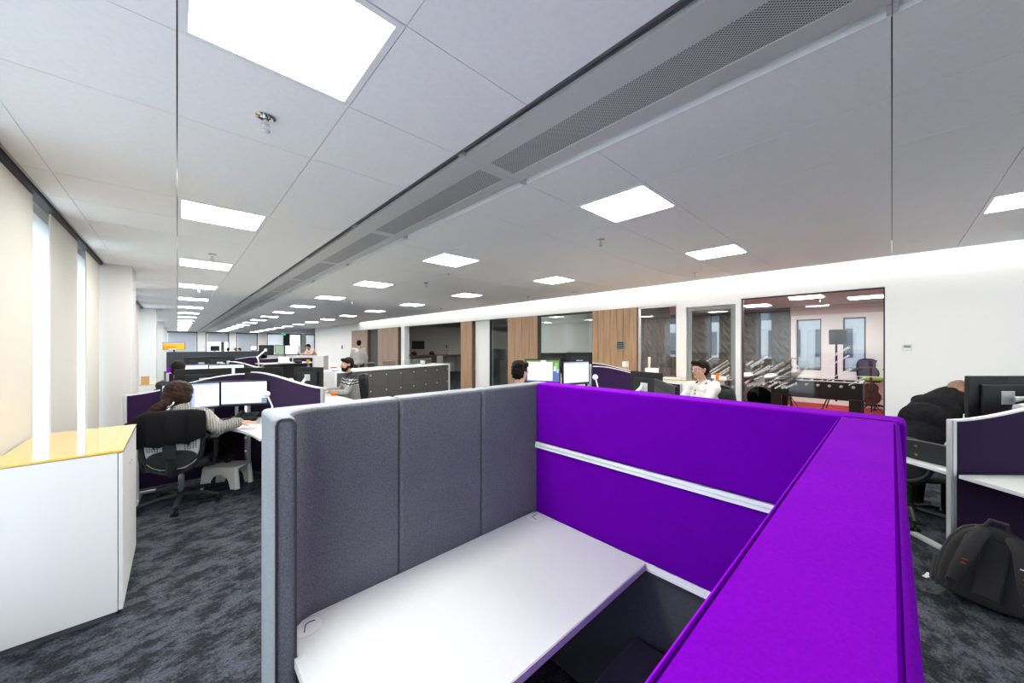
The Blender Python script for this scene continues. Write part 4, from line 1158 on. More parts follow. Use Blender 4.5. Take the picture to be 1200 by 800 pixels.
# ---- second booth and far partitions
p0 = (-0.235, 15.0)
t = thing('work_booth', 'far dark grey booth across the hall with a purple side, below the end windows', 'booth', (p0[0], p0[1], 0))
MB().bb(0.0, 2.36, 0.0, 0.11, 0, 1.40).build('back_cushion', M['darkpanel'], t, smooth=None, bev=0.012)
MB().bb(0.02, 0.30, -0.012, 0.0, 0.25, 0.92).build('side_cushion', M['purple'], t, smooth=None)
MB().bb(2.26, 2.36, 0.11, 1.3, 0, 1.40).build('wing_panel', M['darkpanel'], t, smooth=None, bev=0.01)
p = Dk(204, 15.8)
t = thing('display_board', 'orange and yellow display on a stand behind the far dark booth', 'display', (p[0], p[1] , 0))
MB().bb(-0.36, 0.36, -0.015, 0.02, 1.40, 1.74).build('housing', M['black'], t, smooth=None)
MB().quad((-0.345, -0.016, 1.412), (0.345, -0.016, 1.412), (0.345, -0.016, 1.728), (-0.345, -0.016, 1.728)).build('screen', YEL_SCR, t, smooth=None)
MB().bb(-0.03, 0.03, 0.02, 0.05, 0.0, 1.6).bb(-0.25, 0.25, -0.15, 0.2, 0, 0.025).build('stand', M['black'], t, smooth=None)
for u, d, w_, lab in [(252, 24, 0.5, 'small dark monitor before the second end window'), (297, 25, 0.42, 'small pale monitor before the third end window')]:
    p = Dk(u, d)
    monitor(p[0], p[1], 1.405, -75, lab, SHEET_SCR if u == 297 else None, w_, 0.34)
    tt = thing('pedestal_table', 'slim high table carrying the %s' % lab, 'table', (p[0], p[1] + 0.05, 0))
    MB().bb(-0.4, 0.4, -0.1, 0.4, 1.2, 1.235).build('top', M['table'], tt, smooth=None)
    MB().bb(-0.04, 0.04, 0.1, 0.18, 0, 1.2).bb(-0.25, 0.25, -0.1, 0.4, 0, 0.02).build('stand', M['alu'], tt, smooth=None)

# ---- locker island with white top
i0 = Vector((2.25, 7.44)); i1 = Vector((5.57, 8.49)); iv = i1 - i0; IL = iv.length; ia = math.atan2(iv.y, iv.x)
isl = thing('locker_island', 'long storage island of dark grey lockers under a white top, behind the bearded man', 'storage unit', (i0.x, i0.y, 0), ia)
MB().bb(0.03, IL - 0.05, 0.02, 0.60, 0.06, 1.03).build('carcass', M['locker'], isl, smooth=None)
MB().bb(-0.02, IL + 0.0, -0.012, 0.63, 1.05, 1.085).build('top', M['gloss'], isl, smooth=None, bev=0.002, seg=1)
MB().bb(-0.02, 0.03, -0.012, 0.63, 0.0, 1.05).build('end_panel', M['gloss'], isl, smooth=None)
MB().bb(IL - 0.05, IL, -0.012, 0.63, 0.0, 1.05).build('end_panel', M['gloss'], isl, smooth=None)
nd = 8; dw = (IL - 0.08) / nd
dme = MB().bb(0.003, dw - 0.003, 0.0, 0.02, 0.003, 0.337).mesh('door', M['locker'])
lme = MB().cyl((dw - 0.05, 0.0, 0.25), (dw - 0.05, -0.010, 0.25), 0.012, n=10).mesh('lock', M['trim'], 35)
for k in range(nd):
    for j in range(3):
        d_ = place('door', dme, isl, (0.03 + dw * k, 0, 0.01 + 0.342 * j))
        place('lock', lme, d_)
def on_island(x, y): 
    q = i0 + Vector((math.cos(ia), math.sin(ia))) * x + Vector((-math.sin(ia), math.cos(ia))) * y
    return (q.x, q.y, 1.086)
def glass_box(x, y, w, d, h, lab):
    t = thing('glass_vase', lab, 'vase', on_island(x, y), ia, 'square glass vessels on the locker island')
    x_, y_ = w / 2, d / 2
    b = MB().add([(-x_, -y_, 0), (x_, -y_, 0), (x_, y_, 0), (-x_, y_, 0), (-x_, -y_, h), (x_, -y_, h), (x_, y_, h), (-x_, y_, h)], [(3, 2, 1, 0), (0, 1, 5, 4), (1, 2, 6, 5), (2, 3, 7, 6), (3, 0, 4, 7)])
    b.build('bowl', M['glassv'], t, smooth=None)
    r_ = MB()
    for s in (-1, 1):
        r_.bb(s * w / 2 - 0.004, s * w / 2 + 0.004, -d / 2, d / 2, h, h + 0.006).bb(-w / 2, w / 2, s * d / 2 - 0.004, s * d / 2 + 0.004, h, h + 0.006)
    r_.build('rim', M['frost'], t, smooth=None)
    return t
glass_box(1.05, 0.32, 0.16, 0.16, 0.12, 'small square glass vessel, nearest the bearded man on the locker island')
glass_box(1.65, 0.35, 0.22, 0.18, 0.14, 'square glass vessel, second from the bearded man on the locker island')
glass_box(2.35, 0.35, 0.26, 0.2, 0.14, 'square glass vessel, third from the bearded man on the locker island')
vg = glass_box(2.85, 0.35, 0.30, 0.2, 0.15, 'square glass vessel holding coloured paper, last on the locker island')
MB().bb(-0.10, -0.02, -0.05, 0.05, 0.004, 0.10).build('paper_filling', M['paper'], vg, smooth=None)
MB().bb(0.02, 0.08, -0.05, 0.05, 0.004, 0.06).build('paper_filling', M['orange'], vg, smooth=None)
t = thing('paper_stack', 'flat sheet of paper lying on the locker island', 'paper', on_island(2.05, 0.18), ia)
MB().bb(-0.15, 0.15, -0.1, 0.1, 0, 0.006).build('sheet', M['paper'], t, smooth=None)
t = thing('tape_dispenser', 'clear and red dispenser on the left end of the locker island', 'dispenser', on_island(0.18, 0.35), ia)
MB().bb(-0.07, 0.07, -0.04, 0.04, 0, 0.14).build('holder', M['paper'], t, smooth=None, bev=0.01)
MB().bb(-0.071, 0.071, -0.042, -0.04, 0.045, 0.075).build('red_band', M['redp'], t, smooth=None)
t = thing('pen', 'blue pen at the left end of the locker island', 'pen', on_island(0.10, 0.12), ia)
MB().cyl((-0.09, 0, 0.011), (0.06, 0, 0.011), 0.010).build('barrel', M['blue'], t)
MB().cyl((0.06, 0, 0.011), (0.085, 0, 0.011), 0.010, 0.002).build('tip', M['paper'], t)
t = thing('stapler', 'dark stapler right of the blue pen on the locker island', 'stapler', on_island(0.36, 0.16), ia)
MB().bb(-0.09, 0.09, -0.02, 0.02, 0, 0.015).build('base', M['black'], t, smooth=None, bev=0.004)
MB().tube([(-0.08, 0, 0.03), (-0.04, 0, 0.06), (0.04, 0, 0.05), (0.09, 0, 0.022)], 0.014, n=8).build('lever', M['blue'], t)
t = thing('marker', 'white marker with red band leaning up behind the head of the bearded man', 'marker', on_island(0.62, 0.36), ia)
MB().cyl((0, 0, 0), (0, 0, 0.11), 0.032).build('holder', M['paper'], t)
MB().tube([(0, 0, 0.03), (0.07, 0, 0.19)], 0.011, n=8).build('barrel', M['trim'], t)
MB().tube([(0.035, 0, 0.11), (0.05, 0, 0.145)], 0.0125, n=8).build('red_band', M['redp'], t)

# ---- cluster D: right of centre, behind the purple booth side
HD = (4.65, 3.2)
hub_post(HD, 1.28, 'hub post right of the two lit monitors behind the purple booth side')
screen_thing(HD, -52, 1.35, 1.27, 1.02, 'wave-topped aubergine desk screen with white edge, right of the two lit monitors')
screen_thing((4.95, 3.55), -42, 1.15, 1.30, 1.12, 'second wave-topped aubergine desk screen, behind the one beside the lit monitors', z0=0.735, foot=False)
wing_desk(HD, 178, 308, 1.2, 0.95, 0.60, 'white desk hidden behind the purple booth side, under the two lit monitors')
wing_desk(HD, 70, 178, 1.2, 1.2, 0.66, 'white desk behind the black monitor backs and the two lit monitors')
wing_desk(HD, -52, 70, 1.2, 1.0, 0.48, 'white desk of the man in the cream hoodie')
m1a = Dk(615.5, 5.0); m1b = Dk(657, 4.85); m2a = Dk(659, 4.86); m2b = Dk(690, 5.12)
for (a_, b_, scr, lab, z) in [(m1a, m1b, PHOTO_SCR, 'left of two lit monitors behind the booth, white window over a garden picture', 1.245), (m2a, m2b, WHITE_SCR, 'right of two lit monitors behind the booth, showing a plain white page', 1.215)]:
    w_ = math.hypot(b_[0] - a_[0], b_[1] - a_[1])
    f_ = math.degrees(math.atan2(b_[1] - a_[1], b_[0] - a_[0])) - 90
    cx, cy = (a_[0] + b_[0]) / 2, (a_[1] + b_[1]) / 2
    monitor(cx, cy, z, f_, lab, scr, w_, 0.33)
    arm((cx - math.cos(R(f_)) * 0.22, cy - math.sin(R(f_)) * 0.22), (cx, cy, z - 0.03), f_, 'monitor arm of the %s' % lab.split(',')[0], 0)
p = Dk(653, 5.75); monitor(p[0], p[1], 1.31, 60, 'black monitor back standing behind the left of the two lit monitors', None, 0.56, 0.34)
p = Dk(679, 5.6); monitor(p[0], p[1], 1.32, 42, 'black monitor back standing behind the right of the two lit monitors', None, 0.40, 0.34)
p = Dk(653, 5.75); arm((p[0] - 0.15, p[1] - 0.2), (p[0], p[1], 1.27), 60, 'monitor arm of the black monitor behind the left lit monitor', 0)
p = Dk(679, 5.6); arm((p[0] - 0.15, p[1] - 0.12), (p[0], p[1], 1.28), 42, 'monitor arm of the black monitor behind the right lit monitor', 0)
p = Dk(757, 4.3); monitor(p[0], p[1], 1.10, -12, 'black monitor back left of the man in the cream hoodie', SHEET_SCR, 0.45, 0.36)
arm((p[0] - 0.28, p[1] + 0.1), (p[0], p[1], 1.1), -12, 'white monitor arm of the monitor facing the man in the cream hoodie', 0.12)
a_ = Dk(767, 3.9); b_ = Dk(795, 3.05)
cx, cy = (a_[0] + b_[0]) / 2, (a_[1] + b_[1]) / 2
monitor(cx, cy, 1.05, math.degrees(math.atan2(b_[1] - a_[1], b_[0] - a_[0])) + 90, 'wide black monitor seen almost edge-on before the man in the cream hoodie', SHEET_SCR, math.hypot(b_[0] - a_[0], b_[1] - a_[1]) * 0.9, 0.38)
sd = thing('side_desk', 'plain white desk under the two black monitors before the man in the cream hoodie', 'desk', (3.85, 1.98, 0))
MB().bb(-0.55, 0.50, -0.30, 0.34, 0.705, 0.73).build('worktop', M['table'], sd, smooth=None)
for x_ in (-0.45, 0.40):
    MB().bb(x_, x_ + 0.05, -0.2, 0.24, 0, 0.025).bb(x_, x_ + 0.05, 0.0, 0.06, 0.025, 0.705).build('leg', M['alu'], sd, smooth=None)
arm((cx + 0.05, cy + 0.26), (cx, cy, 1.05), math.degrees(math.atan2(b_[1] - a_[1], b_[0] - a_[0])) + 90, 'monitor arm of the wide edge-on monitor', 0)
p = Dk(697.5, 4.6); ball_lamp(p[0], p[1], 0.73, 1.19, 'white-headed desk lamp right of the two lit monitors')
# things on the yellow-topped cabinets
def item_box(u, d, z, w, dp, h, m, lab, cat='box', name='box', rz=0.0):
    p = Dk(u, d)
    b_ = MB().bb(-w / 2, w / 2, -dp / 2, dp / 2, 0, h)
    o = b_.build(name, M[m], None, smooth=None, bev=0.002, seg=1)
    o.location = (p[0], p[1], z); o.rotation_euler[2] = rz
    return tag(o, lab, cat)
item_box(729, 6.63, 1.051, 0.16, 0.2, 0.15, 'card', 'brown cardboard box on the cabinet below the small wall display', rz=0.3)
item_box(718, 6.85, 1.051, 0.16, 0.14, 0.10, 'card', 'small open cardboard box left of the brown box on the cabinet', rz=0.8)
item_box(733, 6.85, 1.051, 0.2, 0.06, 0.24, 'paper', 'white upright folder behind the brown cardboard box', 'folder', 'folder', 0.2)
item_box(742, 6.4, 1.051, 0.2, 0.2, 0.08, 'paper', 'low stack of white paper right of the brown cardboard box', 'paper', 'paper_stack', 0.1)
item_box(764, 6.1, 1.051, 0.16, 0.20, 0.16, 'paper', 'white folder standing on the yellow top before the dark relief-wall window', 'folder', 'folder', 0.3)
t_ = item_box(761, 6.35, 1.051, 0.12, 0.04, 0.34, 'cream', 'small framed card with a red heading beside the white folder', 'card', 'framed_card', 0.4)
MB().bb(-0.045, 0.045, -0.022, -0.02, 0.27, 0.32).build('red_heading', M['redp'], t_, smooth=None)
MB().bb(-0.035, 0.035, -0.022, -0.02, 0.06, 0.24).build('picture', M['black2'], t_, smooth=None)
item_box(787, 5.92, 1.051, 0.2, 0.28, 0.012, 'paper', 'flat white sheets on the yellow top beside the glazed door', 'paper', 'paper_stack', 0.1)
item_box(836, 5.75, 1.051, 0.2, 0.06, 0.07, 'paper', 'white carton behind the hood of the man in the cream hoodie', 'carton', 'carton', 0.3)
item_box(841, 5.7, 1.051, 0.05, 0.05, 0.10, 'orange', 'small orange pot right of the white carton', 'pot', 'pot', 0.1)
item_box(847, 5.62, 1.051, 0.08, 0.08, 0.06, 'paper', 'crumpled white cup right of the orange pot', 'cup', 'paper_cup', 0.7)

# small display on the oak wall
t = thing('room_display', 'small dark booking display on the oak wall panel', 'display', (WX - 0.011, 3.78, 1.60))
MB().bb(-0.02, 0, -0.085, 0.085, -0.085, 0.085).build('housing', M['frost'], t, smooth=None, bev=0.004)
MB().quad((-0.021, 0.07, -0.07), (-0.021, -0.07, -0.07), (-0.021, -0.07, 0.07), (-0.021, 0.07, 0.07)).build('screen', PAD_SCR, t, smooth=None)
t = thing('thermostat', 'small white thermostat on the white wall right of the games room glass', 'thermostat', (WX, -0.13, 1.575))
MB().bb(-0.02, 0, -0.04, 0.04, -0.04, 0.04).build('body', M['gloss'], t, smooth=None, bev=0.006)
MB().bb(-0.022, -0.02, -0.03, 0.03, -0.005, 0.025).build('display', M['frost'], t, smooth=None)
t = thing('wall_switch', 'small black card reader on the white wall before the oak panels', 'card reader', (WX, 20.6, 1.5))
MB().bb(-0.03, 0, -0.06, 0.06, -0.1, 0.1).build('body', M['black'], t, smooth=None, bev=0.01)
MB().bb(-0.034, -0.03, -0.02, 0.02, 0.02, 0.06).build('lamp', M['frost'], t, smooth=None)

# dark room with worktop
wtop = thing('side_worktop', 'long wooden worktop on white pedestals in the dark open room', 'worktop', (11.2, 18.25, 0), -PI / 2)
MB().bb(-0.34, 0.34, -2.4, 2.6, 1.0, 1.05).build('top', M['wood'], wtop, smooth=None)
for y in (-2.3, -0.3, 1.4):
    MB().bb(-0.28, 0.3, y, y + 0.4, 0, 1.0).build('pedestal', M['white'], wtop, smooth=None)
t = thing('wall_television', 'black television on the back wall of the dark open room', 'television', (10.08, 18.6, 1.62), PI / 2)
MB().bb(-0.06, -0.01, -0.38, 0.38, -0.23, 0.23).build('housing', M['black'], t, smooth=None, bev=0.01)
MB().bb(-0.063, -0.06, -0.36, 0.36, -0.21, 0.21).build('screen', M['black2'], t, smooth=None)
MB().bb(-0.01, 0, -0.1, 0.1, -0.1, 0.1).build('wall_mount', M['black'], t, smooth=None)
for x, lab in ((9.62, 'black phone on the wooden worktop left of the television'), (10.75, 'black phone on the wooden worktop right of the television')):
    t = thing('desk_phone', lab, 'phone', (x, 18.2, 1.062), PI / 2)
    MB().box((0, 0, 0.06), (0.22, 0.24, 0.06), rot=Matrix.Rotation(R(-20), 3, 'Y')).build('body', M['black'], t, smooth=None, bev=0.008)
    MB().tube([(-0.02, 0.14, 0.13), (0, 0.10, 0.17), (0, -0.08, 0.17), (-0.02, -0.12, 0.13)], 0.028, n=8).build('handset', M['black2'], t)
t = thing('microphone', 'thin dark microphone on a stem on the wooden worktop', 'microphone', (11.75, 18.2, 1.051))
MB().cyl((0, 0, 0), (0, 0, 0.015), 0.08).build('base', M['black'], t)
MB().tube([(0, 0, 0.01), (0.02, -0.03, 0.25), (0, 0.02, 0.42)], 0.009, n=8).build('stem', M['black'], t)
MB().ell((0, 0.02, 0.48), (0.035, 0.035, 0.08), 12, 8).build('head', M['black'], t)
# dark glazed office between column and oak panel
t = thing('side_table', 'wooden high table behind the narrow dark glazing', 'table', (8.4, 7.75, 0))
MB().bb(-0.3, 0.5, -0.25, 0.2, 1.0, 1.05).build('top', M['wood'], t, smooth=None)
MB().bb(-0.28, -0.24, -0.22, 0.2, 0, 1.0).build('side_panel', M['wood'], t, smooth=None)
MB().bb(0.42, 0.46, -0.22, 0.2, 0, 1.0).build('side_panel', M['wood'], t, smooth=None)
# meeting room: table, chair back seen as a round dark shape
t = thing('meeting_table', 'dark meeting table behind the black-framed window', 'table', (8.4, 5.3, 0))
MB().bb(-0.9, 0.9, -0.5, 0.5, 0.72, 0.75).build('top', M['black2'], t, smooth=None)
for x in (-0.7, 0.7): MB().bb(x - 0.04, x + 0.04, -0.35, 0.35, 0, 0.72).build('leg', M['black2'], t, smooth=None)
p = Dk(688, 7.95)
t = thing('desk_fan', 'round dark desk fan silhouette inside the meeting room window', 'fan', (p[0], p[1], 0.0))
MB().cyl((0, 0, 0), (0, 0, 0.03), 0.16).build('base', M['black'], t)
MB().cyl((0, 0, 0.03), (0, 0, 1.2), 0.02).build('pole', M['black'], t)
MB().ell((0, 0, 1.3), (0.11, 0.07, 0.15), 16, 10).build('cage', M['black'], t)
# ================================================================== PEOPLE
def V(*a): return Vector(a)
class Fig:
    """one continuous figure: overlapping limb forms fused by a voxel remesh, coloured by the nearest form"""
    def __init__(s):
        s.b = MB(); s.forms = []
    def limb(s, tag_, p0, p1, r0, r1):
        p0, p1 = Vector(p0), Vector(p1)
        d = p1 - p0
        L = d.length or 1e-4
        u = d / L
        pts = [p0 - u * r0 * 0.9, p0 - u * r0 * 0.6, p0, p0 + d * 0.5, p1, p1 + u * r1 * 0.6, p1 + u * r1 * 0.9]
        rad = [r0 * 0.42, r0 * 0.8, r0, (r0 + r1) / 2, r1, r1 * 0.8, r1 * 0.42]
        s.b.tube(pts, rad, n=14)
        s.forms.append((tag_, 0, p0, p1, r0, r1))
    def blob(s, tag_, c, r, Mx=None):
        Mx = Mx or Matrix.Identity(3)
        s.b.ell(c, r, 20, 14, Mx)
        s.forms.append((tag_, 1, Vector(c), Mx.copy(), Vector(r), 0))
    def make(s, name, mats, voxel=0.008, smooth_it=4, loc=(0, 0, 0)):
        """mats: dict tag -> material"""
        me = s.b.mesh('raw', [])
        o = bpy.data.objects.new(name, me); COL.objects.link(o)
        r = o.modifiers.new('r', 'REMESH'); r.mode = 'VOXEL'; r.voxel_size = voxel; r.use_smooth_shade = True
        sm = o.modifiers.new('s', 'SMOOTH'); sm.factor = 0.5; sm.iterations = smooth_it
        dg = bpy.context.evaluated_depsgraph_get()
        dg.update()
        new = bpy.data.meshes.new_from_object(o.evaluated_get(dg))
        new.name = name
        o.modifiers.clear()
        o.data = new
        bpy.data.meshes.remove(me)
        tags = list(mats.keys())
        new.materials.clear()
        for t in tags: new.materials.append(mats[t])
        n = len(new.polygons)
        if n:
            c = np.empty(3 * n, dtype=np.float32); new.polygons.foreach_get('center', c); c = c.reshape(n, 3)
            best = np.full(n, 1e9, dtype=np.float32); idx = np.zeros(n, dtype=np.int32)
            for f in s.forms:
                if f[1] == 0:
                    a = np.array(f[2]); d = np.array(f[3]) - a; q = np.clip(((c - a) @ d) / max(d @ d, 1e-9), 0, 1)
                    dist = np.linalg.norm(c - (a + q[:, None] * d), axis=1) - (f[4] + (f[5] - f[4]) * q)
                else:
                    Mi = np.array(f[3].transposed()); rr = np.array(f[4])
                    p = (c - np.array(f[2])) @ Mi.T
                    k = np.linalg.norm(p / rr, axis=1)
                    dist = (k - 1) * rr.min() if True else 0
                m_ = dist < best
                best[m_] = dist[m_]; idx[m_] = tags.index(f[0])
            new.polygons.foreach_set('material_index', idx)
            new.polygons.foreach_set('use_smooth', [True] * n)
        new.update()
        o.location = loc
        return o

def frame_of(fwd, up=(0, 0, 1)):
    """columns: right, forward, up"""
    f = Vector(fwd).normalized(); u = Vector(up)
    r = f.cross(u).normalized(); u = r.cross(f).normalized()
    return Matrix((r, f, u)).transposed()

def head_forms(F, c, fwd, up=(0, 0, 1), s=1.0, skin='skin', lips=True):
    Q = frame_of(fwd, up)
    P = lambda x, y, z: Vector(c) + Q @ Vector((x * s, y * s, z * s))
    F.blob(skin, P(0, -0.012, 0.025), (0.074 * s, 0.092 * s, 0.092 * s), Q)         # skull
    F.blob(skin, P(0, 0.022, -0.035), (0.058 * s, 0.062 * s, 0.078 * s), Q)         # face
    F.blob(skin, P(0, 0.048, -0.088), (0.034 * s, 0.030 * s, 0.026 * s), Q)         # chin
    F.limb(skin, P(0, 0.080, 0.018), P(0, 0.104, -0.022), 0.009 * s, 0.013 * s)     # nose
    F.limb(skin, P(-0.04, 0.070, 0.026), P(0.04, 0.070, 0.026), 0.012 * s, 0.012 * s)  # brow
    for sx in (-1, 1):
        F.limb(skin, P(sx * 0.074, -0.012, 0.012), P(sx * 0.072, -0.004, -0.03), 0.014 * s, 0.009 * s)   # ears
        F.blob(skin, P(sx * 0.040, 0.052, -0.02), (0.022 * s, 0.02 * s, 0.02 * s), Q)
    if lips: F.limb('lip', P(-0.018, 0.083, -0.058), P(0.018, 0.083, -0.058), 0.008 * s, 0.008 * s)
    return P, Q

def eyes(parent, P, s=1.0):
    e = MB(); i = MB()
    for sx in (-1, 1):
        c = P(sx * 0.031, 0.072, 0.004)
        e.ell(c, (0.0125 * s,) * 3, 10, 7)
        c2 = P(sx * 0.031, 0.0805, 0.004)
        i.ell(c2, (0.0062 * s,) * 3, 8, 6)
    off = parent.location
    e1 = e.build('eyes', M['eye'], parent); i1 = i.build('irises', M['iris'], e1)
    return e1

def hand_forms(F, wrist, d, palm_n, tag_='skin', curl=0.5, s=1.0, left=False):
    """five fingered hand: d = direction of the fingers, palm_n = palm normal"""
    w = Vector(wrist); d = Vector(d).normalized(); n = Vector(palm_n).normalized()
    side = d.cross(n).normalized() * (-1 if left else 1)
    F.limb(tag_, w, w + d * 0.03, 0.026 * s, 0.026 * s)
    for k in range(4):
        o = (k - 1.5) * 0.021 * s
        a = w + d * 0.03 + side * o * 0.7
        b = w + d * 0.088 * s + side * o
        F.limb(tag_, a, b, 0.0145 * s, 0.0115 * s)
        L = (0.036, 0.042, 0.039, 0.030)[k] * s
        d1 = (d + n * curl * 0.7 + side * (k - 1.5) * 0.06).normalized(); d2 = (d + n * curl * 1.8).normalized()
        p1 = b + d1 * L; p2 = p1 + d2 * L * 0.85
        F.limb(tag_, b, p1, 0.0098 * s, 0.0088 * s); F.limb(tag_, p1, p2, 0.0088 * s, 0.0075 * s)
    t0 = w + d * 0.03 - side * 0.026 * s
    t1 = t0 + (d * 0.6 - side * 0.75 + n * 0.4).normalized() * 0.04 * s
    t2 = t1 + (d * 0.95 - side * 0.2 + n * 0.4).normalized() * 0.033 * s
    F.limb(tag_, t0, t1, 0.013 * s, 0.011 * s); F.limb(tag_, t1, t2, 0.0105 * s, 0.0085 * s)

def torso_forms(F, pelvis, chest, neck, right, tag_='top', w=1.0, hips='legs'):
    pelvis, chest, neck, r = Vector(pelvis), Vector(chest), Vector(neck), Vector(right).normalized()
    up = (neck - pelvis).normalized()
    f = up.cross(r).normalized() * 1
    Q = Matrix((r, f, r.cross(f))).transposed()
    F.blob(hips, pelvis, (0.175 * w, 0.13 * w, 0.10 * w), Q)
    F.blob(tag_, pelvis.lerp(chest, 0.30), (0.160 * w, 0.118 * w, 0.14 * w), Q)
    F.blob(tag_, pelvis.lerp(chest, 0.65), (0.160 * w, 0.115 * w, 0.14 * w), Q)
    F.blob(tag_, chest, (0.172 * w, 0.12 * w, 0.15 * w), Q)
    F.blob(tag_, chest.lerp(neck, 0.5), (0.155 * w, 0.095 * w, 0.09 * w), Q)
    F.limb(tag_, chest.lerp(neck, 0.45), neck, 0.08 * w, 0.058 * w)
    for sx in (-1, 1):
        F.limb(tag_, pelvis.lerp(chest, 0.15) + r * 0.07 * w * sx, chest + r * 0.08 * w * sx, 0.10 * w, 0.105 * w)
    return Q

def arm_forms(F, sh, el, wr, tag_='top', w=1.0, cuff=1.0, chest=None):
    if chest is not None: F.limb(tag_, Vector(chest).lerp(Vector(sh), 0.45), sh, 0.072 * w, 0.068 * w)
    F.limb(tag_, sh, el, 0.062 * w, 0.049 * w)
    F.limb(tag_, el, Vector(el).lerp(Vector(wr), 0.9), 0.049 * w, 0.036 * w * cuff)
def leg_forms(F, hip, kn, an, toe, tag_='legs', w=1.0):
    F.limb(tag_, hip, kn, 0.088 * w, 0.062 * w)
    F.limb(tag_, kn, an, 0.060 * w, 0.042 * w)
    a = Vector(an)
    F.limb('shoes', (a.x, a.y, a.z - 0.03), toe, 0.042, 0.034)

def fuse(name, forms, m, parent, voxel=0.007, noise=0.0, seed=1, smooth_it=2):
    """a fused soft form (hair, hood, garment) as a child mesh; forms: list of ('l',p0,p1,r0,r1) or ('b',c,r,Q)"""
    F = Fig()
    for f in forms:
        if f[0] == 'l': F.limb('m', *f[1:])
        else: F.blob('m', *f[1:])
    o = F.make(name, {'m': m}, voxel, smooth_it)
    if noise:
        rs_ = np.random.RandomState(seed)
        n = len(o.data.vertices); co = np.empty(3 * n, dtype=np.float32); no = np.empty(3 * n, dtype=np.float32)
        o.data.vertices.foreach_get('co', co); o.data.vertices.foreach_get('normal', no)
        co = co.reshape(n, 3); no = no.reshape(n, 3)
        ph = np.sin(co[:, 0] * 130 + seed) * np.sin(co[:, 1] * 110 + 2 * seed) + 0.6 * np.sin(co[:, 2] * 160 + co[:, 0] * 70)
        co += no * (ph * noise)[:, None]
        o.data.vertices.foreach_set('co', co.reshape(-1)); o.data.update()
    o.parent = parent
    return o

def hair_cap(P, Q, s=1.0, vol=1.0, front=0.0, back=0.0):
    v = vol
    return [('b', P(0, -0.024, 0.045), (0.080 * s * v, 0.096 * s * v, 0.086 * s * v), Q),
            ('b', P(0, -0.052, 0.0 - back * 0.4), (0.075 * s * v, 0.066 * s * v, (0.075 + back) * s * v), Q),
            ('l', P(-0.045, 0.052 + front, 0.088), P(0.045, 0.052 + front, 0.088), 0.030 * s * v, 0.030 * s * v)]

def glasses(parent, P, name='glasses'):
    b = MB()
    for sx in (-1, 1):
        c = [P(sx * 0.032 + 0.023 * math.cos(a), 0.096, 0.004 + 0.018 * math.sin(a)) for a in [2 * PI * k / 14 for k in range(14)]]
        b.tube(c, 0.0022, n=6, closed=True)
        b.tube([P(sx * 0.055, 0.095, 0.008), P(sx * 0.074, 0.04, 0.012), P(sx * 0.077, -0.01, 0.010)], 0.002, n=6)
    b.tube([P(-0.009, 0.098, 0.006), P(0.009, 0.098, 0.006)], 0.002, n=6)
    return b.build(name, M['black'], parent)

def rot2(v, a):
    c, s = math.cos(a), math.sin(a)
    return Vector((v[0] * c - v[1] * s, v[0] * s + v[1] * c, v[2] if len(v) > 2 else 0))

# generic seated pose in a local frame (forward +y, right +x), turned and moved into place
def seated(base, face_deg, top, legs, skin, hair, head_turn=0.0, lean=0.10, hands=None, seat=0.48, w=1.0, s=1.0, voxel=0.009, head_up=(0, 0, 1),
           mats=None, vol=1.0, back=0.0, front=0.0, noise=0.004, head_pitch=0.0, name='person', hair_name='hair'):
    a = R(face_deg) - PI / 2
    T = lambda x, y, z: rot2((x * s, y * s, seat + (z - 0.48) * s if z > 0.3 else z), a) + Vector((base[0], base[1], 0))
    F = Fig()
    pel, che, nec = T(0, 0, 0.56), T(0, lean * 0.7, 0.90), T(0, lean, 1.10)
    right = rot2((1, 0, 0), a)
    torso_forms(F, pel, che, nec, right, 'top', w)
    hd = T(0, lean + 0.045, 1.265)
    F.limb('skin', nec, hd + Vector((0, 0, -0.06)), 0.052, 0.050)
    fw = rot2((math.sin(R(head_turn)), math.cos(R(head_turn)), math.sin(R(head_pitch))), a)
    P, Q = head_forms(F, hd, fw, head_up)
    hands = hands or [((-0.22, 0.24, 0.79), (-0.14, 0.50, 0.815)), ((0.22, 0.24, 0.79), (0.14, 0.50, 0.815))]
    for sx, (el, wr) in zip((-1, 1), hands):
        sh = T(sx * 0.185 * w, lean * 0.9, 1.035)
        arm_forms(F, sh, T(*el), T(*wr), 'top', w, chest=che.lerp(nec, 0.5))
        d = (T(*wr) - T(*el)).normalized()
        hand_forms(F, T(*wr) - d * 0.01, (d + Vector((0, 0, -0.1))).normalized(), (0, 0, -1), curl=0.45, left=sx < 0)
    for sx in (-1, 1):
        leg_forms(F, T(sx * 0.09, 0.04, 0.55), T(sx * 0.13, 0.45, 0.53), T(sx * 0.13, 0.42, 0.09), T(sx * 0.14, 0.56, 0.045))
    md = {'skin': skin, 'top': top, 'legs': legs, 'shoes': M['black'], 'lip': M['lip']}
    o = F.make(name, md, voxel)
    fuse(hair_name, hair_cap(P, Q, 1.0, vol, front, back), hair, o, 0.007, noise)
    eyes(o, P)
    return o, P, Q, T

